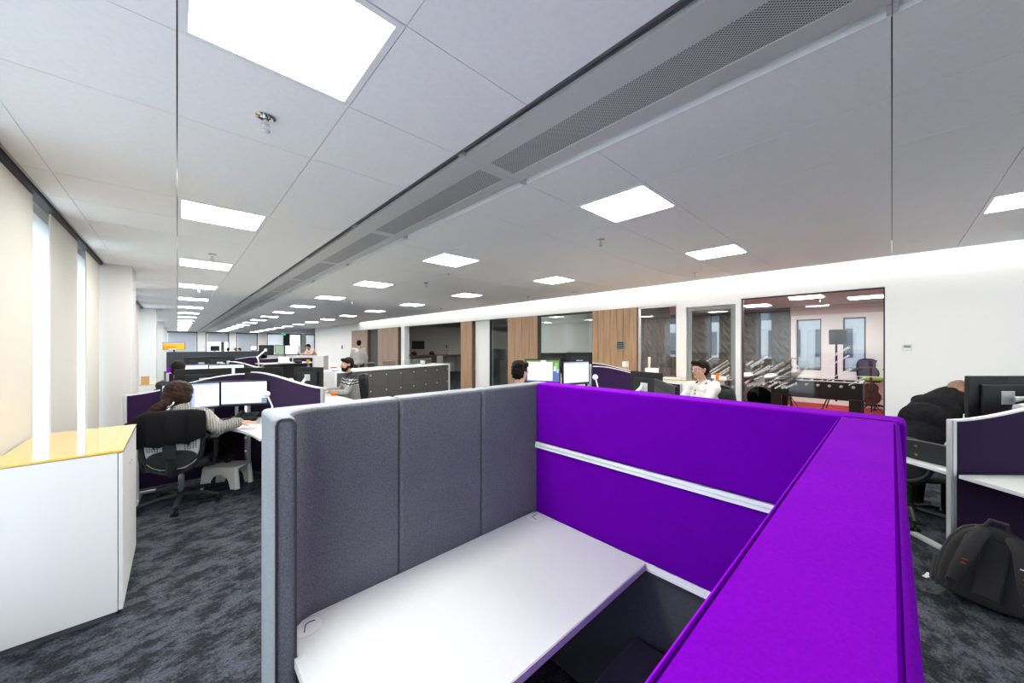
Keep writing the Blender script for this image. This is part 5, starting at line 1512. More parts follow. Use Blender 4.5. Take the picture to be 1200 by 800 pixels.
# ---- task chair
def task_chair(x, y, face, label, seat=0.46, back_m='seatfab', rot_base=0.0, detailed=False, group=None, backtop=0.98, name='office_chair', mesh_back=None, seat_m='seatfab', ring=False, arms=True):
    """local: sitter faces +y"""
    t = thing(name, label, 'chair', (x, y, 0), R(face) - PI / 2, group)
    b = MB()
    hubz = 0.10
    legs = []
    base = MB().cyl((0, 0, 0.07), (0, 0, 0.14), 0.042).build('base_hub', M['black2'], t)
    for k in range(5):
        an = R(rot_base) + 2 * PI * k / 5
        e = Vector((math.cos(an), math.sin(an), 0))
        MB().tube([e * 0.03 + Vector((0, 0, 0.105)), e * 0.20 + Vector((0, 0, 0.098)), e * 0.325 + Vector((0, 0, 0.072))], [0.026, 0.022, 0.016], n=8).build('base_leg', M['black2'], t)
        c_ = e * 0.315
        sd = Vector((-e.y, e.x, 0))
        w_ = MB()
        for q in (-1, 1):
            w_.cyl(c_ + sd * q * 0.008 + Vector((0, 0, 0.028)), c_ + sd * q * 0.030 + Vector((0, 0, 0.028)), 0.028, n=16)
        w_.cyl(c_ + Vector((0, 0, 0.03)), c_ + Vector((0, 0, 0.075)), 0.008, n=8)
        w_.build('caster', M['black'], t)
    MB().cyl((0, 0, 0.13), (0, 0, 0.30), 0.024).cyl((0, 0, 0.30), (0, 0, seat - 0.09), 0.015).build('gas_column', M['chrome'] if detailed else M['black2'], t)
    MB().bb(-0.10, 0.10, -0.13, 0.12, seat - 0.10, seat - 0.05).build('tilt_mechanism', M['black'], t, smooth=None, bev=0.012)
    if ring:
        MB().tube([(0.2 * math.cos(a), 0.2 * math.sin(a), 0.28) for a in [2 * PI * k / 20 for k in range(20)]], 0.012, n=8, closed=True).build('foot_ring', M['chrome'], t)
    sp = [(0.245 * math.copysign(abs(math.cos(a)) ** 0.6, math.cos(a)), 0.03 + 0.235 * math.copysign(abs(math.sin(a)) ** 0.6, math.sin(a))) for a in [2 * PI * k / 32 for k in range(32)]]
    MB().prism(sp, seat - 0.05, seat + 0.015).build('seat', M[seat_m], t, bev=0.022, seg=3)
    # backrest: rounded frame loop, leaning back
    zb, zt, wb = seat - 0.06, backtop, 0.225
    def bk(u, v, off=0.0):
        """u -1..1 across, v 0..1 up -> point on the curved back"""
        z = zb + (zt - zb) * v
        yb = -0.235 - 0.03 * v - 0.05 * math.sin(v * PI) * 0.3 + 0.05 * u * u
        return Vector((wb * u, yb - off, z))
    loop = []
    for k in range(40):
        a = 2 * PI * k / 40
        cu = math.copysign(abs(math.cos(a)) ** 0.55, math.cos(a)); cv = math.copysign(abs(math.sin(a)) ** 0.6, math.sin(a))
        wv = 1.0 - 0.32 * max(0, -cv) ** 2
        loop.append(bk(cu * wv, 0.5 + 0.5 * cv))
    MB().tube(loop, 0.020, n=8, closed=True).build('back_frame', M['black2'], t)
    if detailed:
        # white shell seen in the openings, dark lower pad, spine
        sh = MB(); nx, nv = 10, 10
        vs = []; fs = []
        for j in range(nv + 1):
            for i in range(nx + 1):
                u = -0.9 + 1.8 * i / nx; v = 0.06 + 0.86 * j / nv
                uu = u * (1 - 0.32 * max(0, 1 - 2 * v) ** 2)
                vs.append(bk(uu, v, -0.004))
        fs = [(j * (nx + 1) + i, j * (nx + 1) + i + 1, (j + 1) * (nx + 1) + i + 1, (j + 1) * (nx + 1) + i) for j in range(nv) for i in range(nx)]
        o_ = MB().add(vs, fs).build('back_shell', M['shell'], t, smooth=60)
        sol = o_.modifiers.new('solid', 'SOLIDIFY'); sol.thickness = 0.006
        pad = []
        for k in range(28):
            a = 2 * PI * k / 28
            cv = math.sin(a)
            pad.append((0.80 * math.copysign(abs(math.cos(a)) ** 0.7, math.cos(a)) * (1 - 0.2 * max(0, -cv)), 0.235 + 0.15 * cv))
        c0 = len(pad)
        vs = [bk(u, v, 0.030) for u, v in pad] + [bk(u * 1.04, 0.235 + (v - 0.235) * 1.06, 0.006) for u, v in pad]
        fs = [tuple(range(c0))] + [(i, c0 + i, c0 + (i + 1) % c0, (i + 1) % c0) for i in range(c0)]
        MB().add(vs, fs).build('lower_pad', M['seatfab'], t, bev=0.006)
        rim = [bk(u * 1.07, 0.235 + (v - 0.235) * 1.10, 0.012) for u, v in pad]
        MB().tube(rim[15:] , 0.004, n=6).build('pad_trim', M['shell'], t)
        MB().tube([bk(0, 0.30, 0.035), bk(0, 0.50, 0.040), bk(0, 0.75, 0.03)], [0.055, 0.048, 0.045], n=10, flat=((0, 1, 0), 0.3)).build('spine', M['seatfab'], t)
        for sx in (-1, 1):
            MB().tube([bk(sx * 0.55, 0.44, 0.006), bk(sx * 0.55, 0.50, 0.010)], 0.006, n=6).ell(bk(sx * 0.55, 0.48, 0.010), (0.018, 0.006, 0.007), 8, 6).build('back_clip', M['black'], t)
            slots = MB()
            for j in range(5):
                for i in range(5):
                    u_ = sx * (0.44 + 0.085 * i); v_ = 0.40 + 0.035 * j
                    p_ = bk(u_, v_, 0.002)
                    slots.box(tuple(p_), (0.009, 0.003, 0.012))
            slots.build('vent_slots', M['ash'], t, smooth=None, kind='stuff')
    else:
        vs = []; nx, nv = 8, 8
        for j in range(nv + 1):
            for i in range(nx + 1):
                u = -0.96 + 1.92 * i / nx; v = 0.03 + 0.94 * j / nv
                cut = 1 - 0.32 * max(0, 1 - 2 * v) ** 2 - 0.10 * max(0, 2 * v - 1) ** 4
                vs.append(bk(u * cut, v))
        fs = [(j * (nx + 1) + i, j * (nx + 1) + i + 1, (j + 1) * (nx + 1) + i + 1, (j + 1) * (nx + 1) + i) for j in range(nv) for i in range(nx)]
        o_ = MB().add(vs, fs).build('backrest', M[back_m], t, smooth=60)
        sol = o_.modifiers.new('solid', 'SOLIDIFY'); sol.thickness = 0.022
    MB().tube([(0, -0.10, seat - 0.075), (0, -0.24, seat - 0.07), bk(0, 0.02, 0.0), bk(0, 0.25, 0.03)], [0.035, 0.035, 0.05, 0.03], n=8, flat=((0, 1, 0), 0.6) if False else None).build('back_support', M['black2'], t)
    for sx in (-1, 1) if arms else ():
        MB().tube([(sx * 0.12, -0.03, seat - 0.07), (sx * 0.265, -0.03, seat - 0.06), (sx * 0.285, -0.04, seat + 0.06), (sx * 0.285, -0.04, seat + 0.20)], 0.020, n=8).build('armrest_post', M['black2'], t)
        MB().bb(sx * 0.285 - 0.042, sx * 0.285 + 0.042, -0.15, 0.11, seat + 0.20, seat + 0.228).build('armrest', M['black'], t, smooth=None, bev=0.011)
    return t

# ---- the woman with the ponytail
CHX, CHY = 0.03, 4.90
wch = task_chair(CHX, CHY, 74, 'black task chair with white back shell, black cardigan over it, woman with ponytail in it', seat=0.445, rot_base=62, detailed=True, backtop=0.95)
F = Fig()
pel, che, nec = V(0.02, 4.90, 0.60), V(0.030, 4.96, 0.78), V(0.03, 5.03, 0.94)
rgt = V(0.93, -0.36, 0)
torso_forms(F, pel, che, nec, rgt, 'top', 1.06, hips='top')
F.limb('top', V(0.03, 5.01, 0.925), V(0.03, 5.04, 0.985), 0.088, 0.078)       # roll collar
hd = V(0.015, 5.10, 1.085)
F.limb('skin', nec, hd - V(0, 0, 0.05), 0.052, 0.05)
P, Q = head_forms(F, hd, (0.32, 0.93, -0.22))
arm_forms(F, V(0.195, 4.90, 0.865), V(0.300, 4.59, 0.775), V(0.470, 4.60, 0.812), 'top', 1.34, cuff=1.1, chest=che.lerp(nec, 0.6))
hand_forms(F, V(0.460, 4.60, 0.812), V(0.95, -0.12, -0.11), (0, 0, -1), curl=0.25)
arm_forms(F, V(-0.14, 5.03, 0.865), V(-0.20, 5.08, 0.81), V(-0.02, 5.24, 0.81), 'top', 1.1, cuff=1.2, chest=che.lerp(nec, 0.6))
hand_forms(F, V(-0.02, 5.242, 0.812), V(0.80, 0.55, -0.05), (0, 0, -1), curl=0.35, left=True)
F.limb('top', V(0.13, 4.93, 0.58), V(0.22, 4.99, 0.58), 0.09, 0.08)
F.limb('top', V(0.20, 5.02, 0.60), V(0.33, 5.08, 0.55), 0.07, 0.055)             # sweater hem hanging at the side
leg_forms(F, V(0.11, 4.92, 0.575), V(0.42, 5.06, 0.56), V(0.42, 5.20, 0.33), V(0.48, 5.28, 0.290))
leg_forms(F, V(-0.02, 4.98, 0.575), V(0.20, 5.32, 0.56), V(0.34, 5.26, 0.33), V(0.40, 5.34, 0.290))
wom = F.make('person', {'skin': M['skin'], 'top': M['knit'], 'legs': M['blackcloth'], 'shoes': M['black'], 'lip': M['lip']}, 0.007)
tag(wom, 'seated person with long dark ponytail in grey cable-knit sweater, back turned', 'person')
eyes(wom, P)
hf = [('b', P(0, -0.025, 0.035), (0.118, 0.128, 0.112), Q), ('b', P(0, -0.05, -0.03), (0.122, 0.105, 0.115), Q), ('b', P(0.045, 0.0, -0.04), (0.055, 0.06, 0.09), Q), ('b', P(-0.045, 0.0, -0.04), (0.055, 0.06, 0.09), Q),
      ('l', P(-0.02, -0.11, -0.075), P(-0.10, -0.165, -0.15), 0.045, 0.052), ('l', P(-0.10, -0.165, -0.15), P(-0.165, -0.19, -0.23), 0.052, 0.020)]
hw = fuse('hair', hf, M['hairb'], wom, 0.006, 0.0025, 2)
tb = MB()
c_ = P(-0.035, -0.135, -0.09)
tb.tube([c_ + 0.047 * (Q @ Vector((math.cos(a), math.sin(a) * 0.5, math.sin(a)))) for a in [2 * PI * k / 14 for k in range(14)]], 0.008, n=6, closed=True)
tb.build('hair_clip', M['chrome'], hw)

# cardigan hung over the chair back: hem rows up the back, over the top rail and down the front
chm = Matrix.Translation((CHX, CHY, 0)) @ Matrix.Rotation(R(74) - PI / 2, 4, 'Z')
vs = []; nx = 22
rows = [(-0.345, 0.615), (-0.352, 0.68), (-0.350, 0.76), (-0.342, 0.84), (-0.330, 0.92), (-0.310, 0.968), (-0.268, 0.985), (-0.225, 0.965), (-0.200, 0.90), (-0.195, 0.82)]
for j, (yy, zz) in enumerate(rows):
    for i in range(nx + 1):
        u = -1 + 2 * i / nx
        fold = 0.010 * math.sin(u * 11 + 0.6) + 0.006 * math.sin(u * 23 + j * 0.4)
        drop = (0.045 * math.sin(u * 3.1 + 0.5) - 0.11 * max(0, abs(u) - 0.80) * 0) if j == 0 else 0
        wide = 0.265 if j < 5 else 0.255 - 0.01 * (j - 5)
        hang = -0.05 * max(0, 0.9 - abs(u + 0.02) * 8) if j == 0 else 0
        ypos = yy + 0.05 * u * u - fold * (1 if j < 5 else -0.4)
        z = zz - (0.035 * (abs(u) ** 4) if 3 < j < 8 else 0)
        if j < 4:
            hem = 0.045 * max(0, u - 0.1) + (0.03 if abs(u) < 0.12 else 0.0) + 0.012 * math.sin(u * 9)
            z += (hem + 0.05) * (1 - j / 4.0)
        vs.append(chm @ Vector((wide * u, ypos, z)))
fs = [(j * (nx + 1) + i, j * (nx + 1) + i + 1, (j + 1) * (nx + 1) + i + 1, (j + 1) * (nx + 1) + i) for j in range(len(rows) - 1) for i in range(nx)]
cd = MB().add(vs, fs).build('cardigan', M['wool'], None, smooth=70)
so = cd.modifiers.new('solid', 'SOLIDIFY'); so.thickness = 0.012; so.offset = 1
su = cd.modifiers.new('sub', 'SUBSURF'); su.levels = 1; su.render_levels = 1
tag(cd, 'black cardigan draped over the back of the chair of the woman with the ponytail', 'cardigan')
# sleeve
o = MB().tube([chm @ Vector(p_) for p_ in [(-0.24, -0.35, 0.90), (-0.27, -0.365, 0.80), (-0.265, -0.37, 0.68), (-0.24, -0.37, 0.59)]], [0.04, 0.055, 0.055, 0.04], n=10).build('sleeve', M['wool'], cd)

# footstool
t = thing('footstool', 'white moulded plastic footstool under the desk of the woman with the ponytail', 'footstool', (0.42, 5.20, 0), R(-42))
sp = [(0.20 * math.copysign(abs(math.cos(a)) ** 0.35, math.cos(a)), 0.125 * math.copysign(abs(math.sin(a)) ** 0.35, math.sin(a))) for a in [2 * PI * k / 32 for k in range(32)]]
MB().prism(sp, 0.222, 0.246).build('top', M['stool'], t, bev=0.010)
ap = MB()
for sy in (-1, 1):
    arch = [(-0.19, 0.0)] + [(-0.12, 0.0)] + [(-0.12 + 0.24 * k / 10, 0.0 + 0.165 * (math.sin(PI * k / 10) ** 0.45)) for k in range(1, 10)] + [(0.12, 0.0), (0.19, 0.0), (0.185, 0.225), (-0.185, 0.225)]
    o_ = MB().slab(arch, (0, sy * 0.112, 0), (1, 0, 0), (0, 0, 1), 0.012).build('side_arch', M['stool'], t, smooth=30)
for sx in (-1, 1):
    for sy in (-1, 1):
        MB().tube([(sx * 0.185, sy * 0.105, 0.0), (sx * 0.178, sy * 0.104, 0.12), (sx * 0.170, sy * 0.10, 0.225)], [0.028, 0.026, 0.024], n=10).build('leg', M['stool'], t)

# ---- bearded man
bm = Dk(414.5, 6.45)
man, P, Q, T = seated(bm, 178, M['fair'], M['denim'], M['skin'], M['hairk'], head_turn=-4, lean=0.07, seat=0.47, w=1.06, voxel=0.008, vol=1.04, front=0.012, back=0.0,
                      hands=[((-0.25, 0.20, 0.80), (-0.12, 0.44, 0.823)), ((0.27, 0.14, 0.79), (0.14, 0.42, 0.823))], noise=0.002)
tag(man, 'seated bearded person in a black and white patterned sweater, facing left at a desk', 'person')
fuse('beard', [('b', P(0, 0.036, -0.082), (0.060, 0.058, 0.050), Q), ('l', P(-0.062, 0.0, -0.03), P(-0.05, 0.03, -0.085), 0.022, 0.026), ('l', P(0.062, 0.0, -0.03), P(0.05, 0.03, -0.085), 0.022, 0.026), ('l', P(-0.022, 0.090, -0.046), P(0.022, 0.090, -0.046), 0.009, 0.009)], M['hairk'], man, 0.006, 0.0015)
task_chair(bm[0] - 0.05, bm[1], 178, 'black mesh-back task chair under the bearded man', seat=0.425, backtop=1.06)
el_, wr_ = T(-0.25, 0.20, 0.80), T(-0.12, 0.44, 0.80)
q_ = Vector(el_).lerp(Vector(wr_), 0.68)
dd = (Vector(wr_) - Vector(el_)).normalized()
o = MB().tube([q_ - dd * 0.045, q_ + dd * 0.045], 0.047, n=14).build('wrist_band', M['orange'], man)
kp = T(0, 0.60, 0.74)
t = thing('keyboard', 'black keyboard under the hands of the bearded man', 'keyboard', (kp[0], kp[1], 0.731), R(178) - PI / 2)
MB().bb(-0.22, 0.22, -0.07, 0.07, 0, 0.016).build('body', M['black'], t, smooth=None, bev=0.003)
kb = MB()
for i in range(14):
    for j in range(5): kb.bb(-0.205 + 0.0295 * i, -0.205 + 0.0295 * i + 0.025, -0.058 + 0.0235 * j, -0.058 + 0.0235 * j + 0.019, 0.016, 0.020)
kb_me = kb.mesh('keys', M['black2'])
ko_ = place('keys', kb_me, t); ko_['kind'] = 'stuff'
def keyboard(x, y, z, a, lab):
    c = copy_tree(t); c.location = (x, y, z); c.rotation_euler[2] = a; c['label'] = lab; return c
t['group'] = 'black keyboards'
keyboard(0.33, 5.19, 0.731, R(8), 'black keyboard before the woman with the ponytail')

# ---- short-haired man seen from behind beyond the woman
mb = Dk(206.5, 5.45)
m2, P, Q, T = seated(mb, 80, M['denim'], M['denim'], M['skin'], M['hairk'], lean=0.10, seat=0.44, voxel=0.012, vol=1.10, back=0.01, noise=0.002)
tag(m2, 'seated person with short dark hair seen from behind, beyond the woman with the ponytail', 'person')
task_chair(mb[0], mb[1], 80, 'black task chair under the short-haired man beyond the woman', seat=0.395)

# ---- curly-haired man with glasses, only his head above the booth
mc = Dk(602.5, 4.15)
m3, P, Q, T = seated(mc, 2, M['denim'], M['denim'], M['skin'], M['hairk'], lean=0.06, seat=0.495, voxel=0.010, vol=1.10, noise=0.006, head_turn=-8)
tag(m3, 'seated person with curly dark hair and glasses, head just above the grey booth', 'person')
glasses(m3, P)
fuse('curls', [('b', P(0.03 * math.cos(k * 2.4) * (1 + k % 3 * 0.7), -0.03 + 0.03 * math.sin(k * 2.4) * (1 + k % 3 * 0.7), 0.112 - 0.012 * (k % 3)), (0.034, 0.034, 0.032), Q) for k in range(14)], M['hairk'], m3, 0.007, 0.003)
task_chair(mc[0], mc[1], 2, 'black task chair under the curly-haired man behind the booth', seat=0.45, backtop=1.0)

# ---- man in the cream hoodie
mh = Dk(828, 4.62)
m4, P, Q, T = seated(mh, 146, M['hoodie'], M['denim'], M['skin'], M['hairk'], lean=0.05, seat=0.50, w=1.08, voxel=0.009, vol=1.03, front=0.012, noise=0.0012, head_turn=-4, back=0.004)
tag(m4, 'seated person in a cream hoodie and glasses, facing left before the glazed door', 'person')
glasses(m4, P)
fuse('hood', [('l', T(-0.10, 0.03, 1.085), T(-0.07, -0.07, 1.07), 0.045, 0.055), ('l', T(0.10, 0.03, 1.085), T(0.07, -0.07, 1.07), 0.045, 0.055), ('l', T(-0.07, -0.07, 1.07), T(0.07, -0.07, 1.07), 0.06, 0.06), ('b', T(0, -0.10, 1.02), (0.10, 0.06, 0.08), Q)], M['hoodie'], m4, 0.009)
MB().tube([T(-0.085, 0.085, 1.09), T(-0.10, 0.0, 1.135), T(-0.05, -0.06, 1.145), T(0.05, -0.06, 1.145), T(0.10, 0.0, 1.135), T(0.085, 0.085, 1.09)], 0.012, n=8).build('hood_lining', M['mesh'], m4)
MB().ell(T(0, 0.165, 1.0), (0.008,) * 3, 8, 6).ell(T(0, 0.168, 0.96), (0.008,) * 3, 8, 6).build('buttons', M['black'], m4)
task_chair(mh[0], mh[1], 146, 'black task chair behind the man in the cream hoodie', seat=0.455, backtop=1.06)

# ---- person in black bent over a desk at the right
F = Fig()
Zr = lambda u, d, z: Vector((*Dk(u, d), z))
pel = Zr(1066, 3.30, 0.66); che = Zr(1094, 3.42, 0.965); nec = Zr(1113, 3.47, 1.09)
fd = (nec - pel); fd.z = 0; fd.normalize()
rgt = V(fd.y, -fd.x, 0)
Qt = torso_forms(F, pel, che, nec, rgt, 'top', 1.02)
F.blob('top', Zr(1082, 3.36, 0.90), (0.17, 0.16, 0.16), Qt)
F.limb('top', pel, che, 0.16, 0.17); F.limb('top', che, nec, 0.17, 0.12)
hd = Zr(1126, 3.48, 1.12)
F.limb('skin', nec, hd, 0.055, 0.055)
P, Q = head_forms(F, hd, fd + V(0, 0, -0.75))
shr = nec - fd * 0.06 + rgt * 0.18 - V(0, 0, 0.06); shl = nec - fd * 0.06 - rgt * 0.18 - V(0, 0, 0.06)
el = shr + fd * 0.05 + rgt * 0.05 - V(0, 0, 0.17); wr = el + fd * 0.20 - rgt * 0.04 + V(0, 0, 0.02)
arm_forms(F, shr, el, wr, 'top', 1.05, chest=che.lerp(nec, 0.7)); hand_forms(F, wr, fd, (0, 0, -1), curl=0.5)
el = shl + fd * 0.10 - V(0, 0, 0.20); wr = el + fd * 0.22 + rgt * 0.05
arm_forms(F, shl, el, wr, 'top', 1.05, chest=che.lerp(nec, 0.7)); hand_forms(F, wr, fd, (0, 0, -1), curl=0.5, left=True)
hip = pel - V(0, 0, 0.05)
for sx in (-1, 1):
    kn = hip + fd * 0.38 + rgt * 0.10 * sx - V(0, 0, 0.05)
    leg_forms(F, hip + rgt * 0.09 * sx, kn, V(kn.x, kn.y, 0.10) - fd * 0.05, V(kn.x, kn.y, 0.045) + fd * 0.1)
m5 = F.make('person', {'skin': M['skin'], 'top': M['blackcloth'], 'legs': M['blackcloth'], 'shoes': M['black'], 'lip': M['lip']}, 0.009, 14)
tag(m5, 'person in black with long light-brown hair, bent forward behind a monitor at the right', 'person')
eyes(m5, P)
fuse('hair', [('b', P(0, -0.03, 0.03), (0.090, 0.105, 0.095), Q), ('l', P(0.05, 0.0, 0.02), P(0.09, 0.06, -0.10), 0.04, 0.035), ('l', P(-0.05, -0.02, 0.02), P(-0.07, 0.05, -0.12), 0.04, 0.03),
              ('l', P(0, -0.10, 0.03), nec + V(0, 0, 0.045) - fd * 0.06, 0.05, 0.035), ('l', P(0.04, -0.09, 0.0), nec + V(0, 0, 0.03) - fd * 0.10 + rgt * 0.05, 0.04, 0.02)], M['hairl'], m5, 0.007, 0.003)

# ---- standing man in a grey jumper, seen from behind
ms = Dk(420.5, 13.2)
def standing(base, face, top, legs, skin, hair, hgt=1.80, voxel=0.013):
    a = R(face) - PI / 2; s = hgt / 1.80
    T = lambda x, y, z: rot2((x * s, y * s, z * s), a) + Vector((base[0], base[1], 0))
    F = Fig()
    torso_forms(F, T(0, 0, 0.96), T(0, 0.0, 1.30), T(0, 0.01, 1.50), rot2((1, 0, 0), a), 'top', 1.12, hips='top')
    hd = T(0, 0.03, 1.665)
    F.limb('skin', T(0, 0.01, 1.5), hd - Vector((0, 0, 0.06)), 0.055, 0.052)
    P, Q = head_forms(F, hd, rot2((0, 1, 0), a))
    for sx in (-1, 1):
        el = T(sx * 0.27, -0.02, 1.17); wr = T(sx * 0.24, 0.12, 0.96)
        arm_forms(F, T(sx * 0.20, 0, 1.44), el, wr, 'top', 1.12, chest=T(0, 0, 1.40))
        hand_forms(F, wr, (wr - el).normalized(), rot2((-sx, 0, 0), a), curl=0.4, left=sx < 0)
        leg_forms(F, T(sx * 0.10, 0, 0.92), T(sx * 0.11, 0.02, 0.50), T(sx * 0.11, -0.02, 0.09), T(sx * 0.13, 0.13, 0.045))
    o = F.make('person', {'skin': skin, 'top': top, 'legs': legs, 'shoes': M['black'], 'lip': M['lip']}, voxel)
    fuse('hair', hair_cap(P, Q, 1.0, 1.03), hair, o, 0.008, 0.002)
    eyes(o, P)
    return o
m6 = standing(ms, 62, M['greyjumper'], M['denim'], M['skin'], M['hairk'])
tag(m6, 'standing person in a pale grey jumper seen from behind against the oak panels', 'person')

# ---- person in pink leaning on a far white cabinet
mp = Dk(367, 16.6)
F = Fig()
a = R(200) - PI / 2
T = lambda x, y, z: rot2((x, y, z), a) + Vector((mp[0], mp[1], 0))
torso_forms(F, T(0, -0.14, 0.94), T(0, 0.05, 1.24), T(0, 0.16, 1.40), rot2((1, 0, 0), a), 'top', 1.1)
hd = T(0, 0.25, 1.53)
F.limb('skin', T(0, 0.16, 1.40), hd - Vector((0, 0, 0.05)), 0.055, 0.05)
P, Q = head_forms(F, hd, rot2((0, 1, -0.35), a))
for sx in (-1, 1):
    el = T(sx * 0.25, 0.28, 1.20); wr = T(sx * 0.14, 0.52, 1.20)
    arm_forms(F, T(sx * 0.19, 0.12, 1.34), el, wr, 'top', 1.1, chest=T(0, 0.1, 1.3)); hand_forms(F, wr, (wr - el).normalized(), (0, 0, -1), left=sx < 0)
    leg_forms(F, T(sx * 0.10, -0.14, 0.90), T(sx * 0.11, -0.10, 0.50), T(sx * 0.11, -0.16, 0.09), T(sx * 0.13, 0.0, 0.045))
m7 = F.make('person', {'skin': M['skin2'], 'top': M['pink'], 'legs': M['denim'], 'shoes': M['black'], 'lip': M['lip']}, 0.013)
tag(m7, 'person in a pale pink shirt leaning forward on a white counter in the distance', 'person')
fuse('hair', hair_cap(P, Q, 1.0, 1.03), M['hairk'], m7, 0.009, 0.002); eyes(m7, P)
cc = T(0.0, 0.62, 0)
fc = Dk(374, 15.4)
t = thing('white_cupboard', 'white cupboard standing in front of the person in the pink shirt', 'cupboard', (fc[0], fc[1], 0), -YAW)
MB().bb(-0.30, 0.30, -0.2, 0.2, 0.0, 1.14).build('body', M['gloss'], t, smooth=None)
MB().bb(-0.31, 0.31, -0.21, 0.21, 1.14, 1.16).build('top', M['gloss'], t, smooth=None)
t = thing('side_counter', 'white counter that the person in the pink shirt leans on', 'counter', (cc[0], cc[1], 0), a)
MB().bb(-0.5, 0.45, -0.34, 0.30, 1.10, 1.13).build('top', M['table'], t, smooth=None)
MB().bb(-0.48, 0.43, -0.30, 0.28, 0.0, 1.10).build('body', M['gloss'], t, smooth=None)
t = thing('cup', 'yellow cup before the person in the pink shirt', 'cup', (cc[0] - 0.15, cc[1] + 0.05, 1.131))
MB().lathe([(0.04, 0), (0.05, 0.10), (0.046, 0.10), (0.036, 0.008), (0, 0.008)], (0, 0, 0)).build('body', M['yellow'], t)
MB().tube([(0.045, 0, 0.08), (0.08, 0, 0.07), (0.077, 0, 0.035), (0.042, 0, 0.025)], 0.006, n=6).build('handle', M['yellow'], t)

# ---- three far heads beyond the dark booth
for u, d, face, top, hair, lab in [(266.5, 26, 70, M['denim'], M['hairk'], 'far seated person with black hair, leftmost head above the far dark booth'),
                                   (275.5, 27, 70, M['mesh'], M['hairl'], 'far seated person with light-brown hair between two dark-haired people'),
                                   (283, 25, 200, M['redshirt'], M['hairk'], 'far seated person in a coral shirt, rightmost head above the far dark booth')]:
    b_ = Dk(u, d)
    o, P, Q, T = seated(b_, face, top, M['denim'], M['skin'], hair, seat=0.50, voxel=0.018, vol=1.25 if u < 270 else 1.1, noise=0.0)
    tag(o, lab, 'person')
    task_chair(b_[0], b_[1], face, 'black task chair under the ' + lab.split(',')[0].split(' between')[0], seat=0.455)
# silhouette seen in the meeting room glass is the desk fan
# ================================================================== DESK CLUSTER AT THE RIGHT
HE = (4.77, -1.15)
hub_post(HE, 1.28, 'hub post of the desk cluster at the right edge')
screen_thing(HE, 137, 1.30, 1.27, 1.085, 'aubergine desk screen with wide silver end post, above the black backpack')
screen_thing(HE, 17, 1.30, 1.27, 1.10, 'aubergine desk screen hidden at the far side of the right-hand desk cluster')
screen_thing(HE, 257, 1.30, 1.27, 1.10, 'aubergine desk screen of the right-hand desk cluster, out of the frame')
wing_desk(HE, 137, 257, 1.26, 1.25, 0.66, 'white desk whose tip reaches over the black backpack', legs=False)
wing_desk(HE, 17, 137, 1.25, 1.26, 0.30, 'white desk in front of the bent person in black, behind the silver post', legs=False, dep1=0.52, ctrl=0.36)
_ml = Dk(1132, 2.72); c45 = (math.cos(YAW), -math.sin(YAW))
mx_, my_ = _ml[0] + c45[0] * 0.27, _ml[1] + c45[1] * 0.27
mr = monitor(mx_, my_, 1.205, 47, 'black monitor back with silver mount plate at the right edge of the photo', SHEET_SCR, 0.54, 0.325)
MB().bb(-0.195, -0.16, 0.0142, 0.0155, -0.155, -0.14).build('sticker', M['paper'], mr, smooth=None)
tx = bpy.data.curves.new('lettering', 'FONT'); tx.body = 'ViewSonic'; tx.size = 0.030; tx.extrude = 0.0006; tx.align_x = 'CENTER'
to = bpy.data.objects.new('lettering', tx); COL.objects.link(to); to.parent = mr
bpy.context.view_layer.update()
tm = bpy.data.meshes.new_from_object(to.evaluated_get(bpy.context.evaluated_depsgraph_get()))
bpy.data.objects.remove(to); bpy.data.curves.remove(tx)
tm.materials.clear(); tm.materials.append(M['strap'])
to = place('lettering', tm, mr, (0.02, 0.0150, 0.135)); to.rotation_euler = (PI / 2, 0, PI)
t = thing('monitor_mount', 'silver monitor arm with a white hexagonal joint at the right edge of the photo', 'monitor arm', (mx_ - 0.05, my_ - 0.10, 0.73), 0)
MB().box((0, 0, 0.01), (0.10, 0.10, 0.02)).cyl((0, 0, 0.02), (0, 0, 0.34), 0.022).build('base_clamp', M['alu'], t)
e_ = Vector((mx_, my_, 1.20)) - Vector((mx_ - 0.05, my_ - 0.10, 0.73)) - Vector((math.cos(R(47)), math.sin(R(47)), 0)) * 0.072
jn = Vector((c45[0] * -0.03, c45[1] * -0.03, 0.41))
MB().tube([(0, 0, 0.34), tuple(jn), tuple(e_ + Vector((0.02, -0.10, 0.02))), tuple(e_)], 0.024, n=8).build('upper_arm', M['alu'], t)
MB().cyl(jn + Vector((-0.04, 0.02, 0)), jn + Vector((0.03, -0.03, 0.01)), 0.034, n=6).build('joint', M['trim'], t, smooth=None)
# black leather strip with studs standing at the desk edge
a_ = Vector((*Dk(1048, 2.86), 0)); b_ = Vector((*Dk(1113, 2.55), 0))
t = thing('leather_case', 'long black leather case with two brass studs on the desk before the bent person', 'case', (a_.x, a_.y, 0.732), math.atan2(b_.y - a_.y, b_.x - a_.x))
Lc_ = (b_ - a_).length
MB().slab([(0, 0.02), (0.12, 0.0), (Lc_, 0.0), (Lc_, 0.145), (0.12, 0.145), (0.0, 0.125)], (0, 0, 0), (1, 0, 0), (0, 0, 1), 0.05).build('body', M['black2'], t, smooth=None, bev=0.006)
for z in (0.04, 0.105):
    MB().cyl((0.15, -0.025, z), (0.15, -0.031, z), 0.010, n=12).build('stud', M['brass'], t)
task_chair(4.96, -0.12, -25, 'black task chair under the bent person in black at the right', seat=0.455, rot_base=10, backtop=0.78, arms=False)
# backpack
bc = Vector((*Dk(1150, 2.16), 0))
bp_ = thing('backpack', 'black backpack with padded straps lying under the desk tip at the right', 'backpack', (bc.x, bc.y, 0), 0)
bp_.rotation_euler = (R(-10), R(8), math.atan2(bc.y, bc.x) - PI / 2 + 0.12)
bp_.location.z = 0.03
